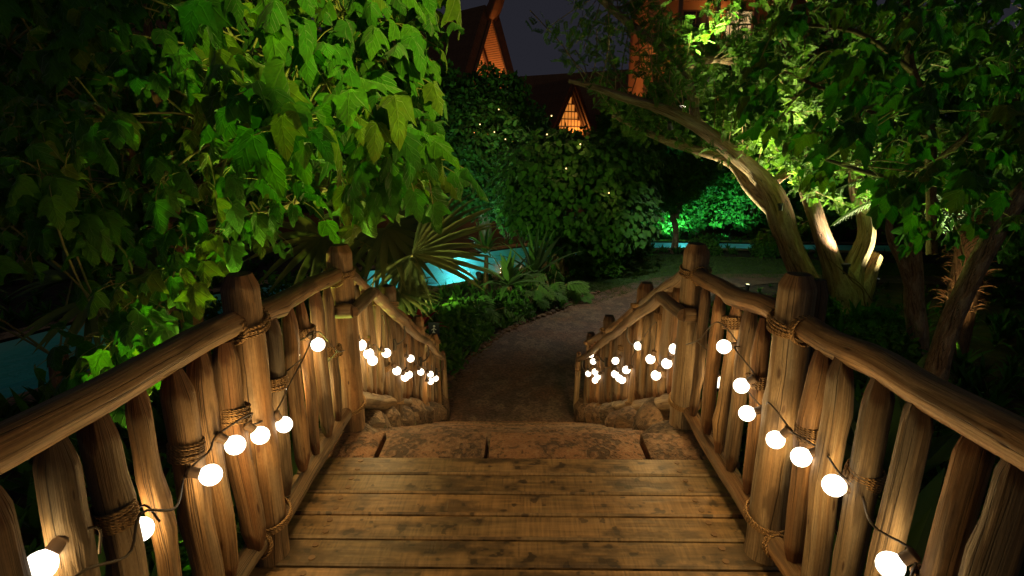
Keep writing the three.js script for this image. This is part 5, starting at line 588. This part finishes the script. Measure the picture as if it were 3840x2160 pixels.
// a steep gabled house end; local origin at the ridge, +z out of the gable
function gable(name, label, apex, yaw, A, S, ov, len, th, o = {}) {
  const M = new THREE.Matrix4().makeRotationY(yaw).setPosition(...apex), t = thing(name, label, 'building', [apex[0], G, apex[2]]), ca = Math.cos(A), sa = Math.sin(A);
  for (const s of [1, -1]) {
    const put = (x0, x1, y0, y1, z0, z1) => { const g = box(x0, x1, y0, y1, z0, z1); g.applyMatrix4(new THREE.Matrix4().makeRotationZ(-A)); if (s < 0) { g.applyMatrix4(new THREE.Matrix4().makeScale(-1, 1, 1)); const i = g.index.array; for (let k = 0; k < i.length; k += 3) { const q = i[k]; i[k] = i[k + 1]; i[k + 1] = q; } g.computeVertexNormals(); } return g.applyMatrix4(M); };
    part('roof', put(-0.3, S, 0, th, -len, ov), thatch, t); part('fascia', put(-0.2, S, -0.12, th * 0.18, ov + 0.01, ov + 0.1), darkWood, t);
    part('soffit', put(0.1, S, -0.06, -0.01, 0, ov), darkWood, t);
    const sl = []; for (let d = 0.2; d < S - 0.1; d += o.pitch ?? 0.17) sl.push(put(d, d + (o.pitch ?? 0.17) * 0.74, -0.1, -0.062, 0, ov - 0.05)); part('soffit_slats', mergeGeometries(sl), soffitM, t, 'stuff');
    for (const z of [0.06, ov * 0.58]) part('rafter', put(0.1, S, -0.32, -0.102, z, z + 0.22), darkWood, t);
    for (let d = S * 0.2; d < S; d += S * 0.2) part('purlin', put(d, d + 0.1, -0.2, -0.103, 0.3, ov * 0.57), darkWood, t);
  }
  const tri = (x0, y0, w, h, z, m, nm) => { const sh = new THREE.Shape([new THREE.Vector2(x0 - w, y0 - h), new THREE.Vector2(x0 + w, y0 - h), new THREE.Vector2(x0, y0)]), g = new THREE.ExtrudeGeometry(sh, { depth: 0.12, bevelEnabled: false }); g.translate(0, 0, z); part(nm, g.applyMatrix4(M), m, t); };
  const h = S * sa * 0.98, w = S * ca * 0.98; tri(0, -0.35, w, h, -0.2, redWood, 'gable_wall');
  const wy = o.win ?? [0.3, 0.95]; const n = o.bars ?? 9;
  for (let k = -n; k <= n; k++) { const x = (k + 0.5) / (n + 1) * w * 0.8, top = -0.35 - Math.abs(x) / ca * sa - 0.35, y1 = Math.min(top, -h * wy[0]), y0 = -h * wy[1]; if (y1 - y0 < 0.3) continue; const bw = w * 0.8 / (n + 1); part('window', box(x - bw * 0.36, x + bw * 0.36, y0, y1, -0.06, -0.03).applyMatrix4(M), o.glow ?? glowWin, t); }
  for (let k = 1; k < 6; k++) { const y = -h * lerp(wy[0], wy[1], k / 6), x = (-y - 0.6) / sa * ca; part('mullion', box(-x, x, y - 0.05, y + 0.05, -0.02, 0.06).applyMatrix4(M), darkWood, t); }
  if (o.prow) { const sh = new THREE.Shape(); sh.moveTo(-1.5, 0.1); sh.quadraticCurveTo(0.6, -1.5, o.prow, 2.2); sh.lineTo(o.prow + 0.45, 2.1); sh.quadraticCurveTo(0.9, -2.4, -1.5, -0.6); const g = new THREE.ExtrudeGeometry(sh, { depth: 0.9, bevelEnabled: true, bevelSize: 0.06, bevelThickness: 0.06, bevelSegments: 1 }); g.translate(0, 0, -0.45); g.rotateY(-Math.PI / 2); g.translate(0, 0.45, ov - 0.6); part('ridge_prow', g.applyMatrix4(M), redWood, t); }
  part('wall', box(-w, w, G - apex[1], -h - 0.36, -len, -0.2).applyMatrix4(M), redWood, t);
  const at = (x, y, z) => V(x, y, z).applyMatrix4(M); return { t, at };
}
{
  const { at } = gable('gabled_longhouse', 'large thatched longhouse gable with glowing slatted soffit at top centre', [-5.3, 11.4, -48], 0.85, 1.15, 11, 4.2, 14, 0.85, { prow: 1.6, win: [0.32, 0.95], bars: 6 });
  for (const p of [at(0.6, -8.6, 2.0), at(2.6, -8.4, 2.8)]) lamp('point', [1, 0.42, 0.12], 80, p.toArray(), { radius: 6 });
}
{
  const { at } = gable('small_gable', 'small steep gable with glowing orange latticed window at centre', [4.75, 7.6, -55], 0.55, 1.1, 5.4, 0.9, 6, 0.3, { win: [0.1, 0.98], bars: 4, glow: glowOrange, pitch: 0.2 });
  lamp('point', [1, 0.45, 0.12], 6, at(0.9, -4.4, 0.7).toArray(), { radius: 5 });
  const t = thing('long_roof', 'dark brown thatched roof slope beside the small lit gable', 'building', [1, G, -60]); const g = box(-9, 9, -0.3, 0.3, -6, 6); g.applyMatrix4(new THREE.Matrix4().makeRotationX(0.95)); g.applyMatrix4(new THREE.Matrix4().makeRotationZ(0.06)); g.translate(5.8, 4.6, -60.5); part('roof', g, thatch, t); part('wall', box(-3, 14, G, 2.6, -63, -60), redWood, t);
}
{
  const x0 = 9.2, x1 = 24, z = -43, t = thing('lodge_building', 'orange lit lodge with balconies behind the feathery tree', 'building', [15, G, z]);
  part('wall', box(x0, x1, G, 15, z - 6, z), plaster, t);
  for (let f = 0; f < 5; f++) { const y = G + 1.2 + f * 3.1; part('balcony_beam', box(x0 + 1.8, x1 + 0.3, y - 0.25, y + 0.15, z, z + 1.5), soffitM, t); part('railing', mergeGeometries([box(x0 + 1.8, x1, y + 1.0, y + 1.1, z + 1.35, z + 1.45), ...Array.from({ length: 44 }, (_, i) => box(x0 + 1.9 + i * 0.3, x0 + 1.96 + i * 0.3, y + 0.151, y + 0.999, z + 1.37, z + 1.43))]), darkWood, t); for (let k = 0; k < 4; k++) { const x = x0 + 2.6 + k * 3.1; const wn = part('window', box(x, x + 1.8, y + 0.3, y + 2.2, z + 0.002, z + 0.06), k === 1 && f % 2 ? glowWin : darkGlass, t); part('frame', mergeGeometries([box(x - 0.1, x - 0.001, y + 0.2, y + 2.3, z + 0.003, z + 0.1), box(x + 1.801, x + 1.9, y + 0.2, y + 2.3, z + 0.003, z + 0.1), box(x, x + 1.8, y + 2.201, y + 2.3, z + 0.003, z + 0.1), box(x + 0.87, x + 0.93, y + 0.3, y + 2.2, z + 0.062, z + 0.1)]), darkWood, wn); } }
  for (let k = 0; k < 6; k++) { const x = x0 + 1.9 + k * 2.6; part('column', box(x - 0.15, x + 0.15, G, 14.5, z + 1.52, z + 1.8), redWood, t); }
  for (const [x, y] of [[10.3, 2.2], [10.3, 8.0], [14, 5.5], [18, 5.0], [14, 11]]) lamp('point', [1, 0.5, 0.17], 3, [x, y, z + 1.0], { radius: 5 });
}
{
  const z = -33.5, t = thing('lodge_building', 'dark red lodge with orange lit eave behind the left leaves', 'building', [-22, G, z]);
  part('wall', box(-32, -14.6, G, 5.4, z - 6, z), plaster, t); part('eave', box(-32.5, -14, 5.4, 5.9, z - 6, z + 1.6), redWood, t); const rf = box(-32.5, -13.8, -0.25, 0.25, -5, 5); rf.applyMatrix4(new THREE.Matrix4().makeRotationX(0.75)); rf.translate(0, 9.1, z - 2.2); part('roof', rf, thatch, t);
  for (let k = 0; k < 5; k++) { const x = -30.5 + k * 3.2; part('window', box(x, x + 1.3, 0.6, 3.6, z + 0.002, z + 0.08), k === 3 ? glowWin : darkGlass, t); part('post', box(x + 2.1, x + 2.4, G, 5.39, z + 1.2, z + 1.5), redWood, t); }
  part('window', box(-20.9, -19.7, 2.6, 3.7, z + 0.09, z + 0.12), glowWin, t);
  for (const x of [-27, -22.5, -17.5]) lamp('point', [1, 0.42, 0.12], 3.2, [x, 4.6, z + 1.0], { radius: 5 });
}

const FAIRY = [[-0.56,2.54,-15.75],[-0.67,1.93,-15.38],[-1.06,2.13,-15.42],[-0.37,1.74,-15.35],[1.37,1.58,-12.6],[0.72,2.19,-12.66],[0.62,1.79,-12.55],[2.0,0.53,-12.27],[1.04,1.06,-12.27]];
// ---------- garden lamps ----------
const shellM = std([0.06, 0.06, 0.06], 0.5, { metalness: 0.6 }), glassM = (c, k) => std([0.8, 0.8, 0.8], 0.3, { emissive: lin(...c), emissiveIntensity: k });
function spotLamp(name, label, at, to, color, cd, o = {}) {
  const t = thing(name, label, 'lamp', at), d = V(...to).sub(V(...at)).normalize(), q = new THREE.Quaternion().setFromUnitVectors(V(0, 1, 0), d), M = new THREE.Matrix4().compose(V(...at), q, V(1, 1, 1)), s = o.size ?? 0.06;
  part('housing', new THREE.LatheGeometry([[0, -2.2 * s], [0.7 * s, -2.2 * s], [0.75 * s, -0.6 * s], [1.1 * s, 0], [1.1 * s, 0.5 * s], [1.0 * s, 0.5 * s], [0.95 * s, 0]].map((p) => new THREE.Vector2(...p)), 14).applyMatrix4(M), shellM, t);
  part('lens', new THREE.CircleGeometry(0.94 * s, 16).rotateX(-Math.PI / 2).translate(0, 0.05 * s, 0).applyMatrix4(M), glassM(color, o.glow ?? 4), t);
  if (o.spike !== false) part('spike', tube([V(...at).addScaledVector(d, -2 * s), V(at[0], at[1] - 0.1, at[2]), V(at[0], G - 0.1, at[2])], 0.012, 6, 3), shellM, t);
  lamp('spot', color, cd, V(...at).addScaledVector(d, 0.6 * s).toArray(), { to, angle: o.angle ?? 0.75, penumbra: 0.7, radius: o.radius ?? 2 });
}
const WW = [1, 0.86, 0.55], CW = [0.95, 0.95, 1], GR = [0.14, 0.8, 0.42];
spotLamp('lamp_post', 'post with a floodlight behind the viewer aimed at the left candlenut leaves', [2.7, 3.3, 1.0], [-0.8, 1.85, -2.9], [0.92, 1, 0.13], 115, { angle: 0.16, size: 0.1 });
spotLamp('garden_spotlight', 'garden spotlight among the plants under the candlenut tree', [-2.0, -1.2, -2.9], [-1.4, 1.6, -3.0], [0.8, 1, 0.14], 60, { angle: 0.6 });
spotLamp('tree_spotlight', 'small spotlight fixed in the crotch of the forked trunk', [6.06, -0.62, -9.95], [5.9, 3.0, -10.3], [1, 0.8, 0.5], 55, { spike: false, size: 0.07, angle: 0.85 });
spotLamp('garden_spotlight', 'bright white ground spotlight right of the forked trunk', [7.6, -1.2, -10.3], [6.7, 3.0, -9.8], [0.95, 1, 0.5], 120, { angle: 0.95, glow: 8 });
spotLamp('garden_spotlight', 'ground spotlight behind the forked trunk on the left side', [5.0, -1.4, -11.6], [4.9, 5.0, -11.0], [1, 0.95, 0.45], 200, { angle: 0.5 });
spotLamp('garden_spotlight', 'white ground spotlight under the big leaves at right', [7.56, -1.2, -11.3], [8.0, 1.4, -11.0], CW, 6, { angle: 0.9 });
spotLamp('garden_spotlight', 'warm spotlight glinting behind the strap leaved plants', [0.27, -1.42, -14.5], [0.9, 1.0, -15.4], [1, 0.8, 0.5], 30, { glow: 8, size: 0.09 });
spotLamp('garden_spotlight', 'green spotlight beside the far water aimed at the trees', [5.3, -1.45, -18.45], [5.6, 0.8, -19.8], GR, 19, { angle: 1.25, glow: 6 });
spotLamp('garden_spotlight', 'green spotlight behind the far water, right of the thin trunk', [7.2, -1.45, -18.5], [7.2, 1.4, -20.0], GR, 19, { angle: 1.25 });
spotLamp('garden_spotlight', 'teal spotlight behind the far water at left', [3.7, -1.45, -18.6], [4.0, 1.0, -19.6], [0.12, 0.8, 0.75], 26, { angle: 1.0 });
spotLamp('tree_spotlight', 'small can spotlight strapped to the long branch over the path', [2.67, 1.84, -10.05], [4.2, -1.5, -12.9], [0.8, 0.95, 0.8], 30, { spike: false, size: 0.05, glow: 6, angle: 0.55 });
spotLamp('tree_spotlight', 'bluish white spotlight hung beside the upright branch', [3.13, 2.28, -10.95], [1.6, -1.5, -10.0], [1, 0.86, 0.66], 20, { spike: false, size: 0.06, glow: 10, angle: 0.7 });
spotLamp('garden_spotlight', 'amber spotlight among the feather palms', [6.1, -1.4, -7.4], [7.0, 1.4, -8.2], [1, 0.75, 0.3], 5, { angle: 0.9 });
spotLamp('garden_spotlight', 'spotlight among the dark shrubs aimed up into the right candlenut tree', [3.0, -1.2, -6.4], [3.5, 2.6, -5.3], [0.65, 1, 0.22], 26, { angle: 0.7 });
spotLamp('garden_spotlight', 'spotlight on a stake behind the left stair fence aimed at the fan palm', [-1.15, -0.6, -4.75], [-1.2, 0.5, -5.6], [1, 0.95, 0.35], 8, { angle: 1.0 });
spotLamp('garden_spotlight', 'garden spotlight on a stake behind the fan palm aimed at the heart-leaved tree', [-1.9, -0.45, -7.5], [0.8, 0.3, -13.0], [0.7, 1, 0.25], 26, { angle: 0.75 });
spotLamp('garden_spotlight', 'garden spotlight outside the right stair fence aimed at the leaning limb', [3.4, -1.3, -7.6], [3.7, 1.7, -10.6], [1, 0.72, 0.38], 40, { angle: 0.62 });
spotLamp('tree_spotlight', 'small spotlight strapped to the fork of the leaning trunk', [4.72, 0.5, -9.95], [4.5, 4.6, -10.4], [1, 0.84, 0.42], 80, { spike: false, size: 0.05, angle: 0.7 });
spotLamp('tree_spotlight', 'small spotlight strapped to the upright branch aimed at the top leaves', [3.42, 2.75, -10.55], [3.7, 6.2, -10.8], [0.85, 1, 0.3], 60, { spike: false, size: 0.045, angle: 0.8 });
spotLamp('garden_spotlight', 'garden spotlight by the bright pool aimed up at the tall dark tree', [-0.9, -1.25, -11.9], [-1.3, 2.0, -17.0], [0.45, 1, 0.55], 22, { angle: 0.6 });
// pool lamps under the water
for (const [x, z, I, l] of [[-1.5, -15.45, 4.5, 'round underwater lamp in the bright pool'], [-3.3, -13.7, 0.8, 'underwater lamp behind the fan palm'], [5.6, -18.1, 0.9, 'underwater lamp in the far strip of water'], [3.4, -18.1, 0.8, 'underwater lamp at the left of the far water'], [8.4, -17.8, 0.7, 'underwater lamp at the right of the far water'], [-9.6, -6.2, 0.3, 'dim underwater lamp in the left pool']]) {
  const t = thing('pool_lamp', l, 'lamp', [x, G - 0.42, z]); part('bezel', new THREE.TorusGeometry(0.09, 0.015, 8, 20).rotateX(Math.PI / 2).translate(x, G - 0.42, z), shellM, t); part('lens', new THREE.SphereGeometry(0.08, 14, 10).scale(1, 0.5, 1).translate(x, G - 0.42, z), glassM([0.6, 1, 0.95], 3), t);
  lamp('point', [0.42, 1, 0.94], I, [x, G - 0.42, z], { radius: 3 });
}
for (const p of FAIRY) { const t = thing('fairy_light', 'tiny warm light hung among the dark leaves in the centre', 'lamp', p, 'tiny lights in the centre trees'); part('bulb', new THREE.SphereGeometry(0.015, 8, 6).translate(...p), glassM([1, 0.6, 0.22], 3), t); part('cap', new THREE.CylinderGeometry(0.01, 0.012, 0.025, 8).translate(p[0], p[1] + 0.028, p[2]), shellM, t); lamp('point', [1, 0.6, 0.25], 0.15, p); }
// the small blue sign behind the left stair fence
{
  const t = thing('sign', 'small blue sign with a white walking figure at the foot of the left stairs', 'sign', [-1.02, G, -6.25]); part('pole', tube([[-1.02, G, -6.26], [-1.02, -1.1, -6.26], [-1.02, -0.6, -6.26]], 0.015, 6, 2), shellM, t);
  const c = document.createElement('canvas'); c.width = 64; c.height = 96; const x = c.getContext('2d'); x.fillStyle = '#12283a'; x.fillRect(0, 0, 64, 96); x.strokeStyle = x.fillStyle = '#c9d4dc'; x.lineWidth = 5; x.beginPath(); x.arc(34, 22, 7, 0, 7); x.fill(); x.beginPath(); x.moveTo(33, 30); x.lineTo(30, 52); x.lineTo(20, 76); x.moveTo(30, 52); x.lineTo(44, 74); x.moveTo(32, 36); x.lineTo(18, 46); x.moveTo(32, 36); x.lineTo(46, 44); x.stroke();
  const m = new THREE.CanvasTexture(c); m.colorSpace = THREE.SRGBColorSpace; const g = new THREE.BoxGeometry(0.13, 0.2, 0.008); g.translate(-1.02, -0.66, -6.24); part('plate', g, std([1, 1, 1], 0.5, { map: m }), t);
}
scene.traverse((o) => { if (o.isMesh) { o.castShadow = true; o.receiveShadow = true; } });
renderer.render(scene, camera);
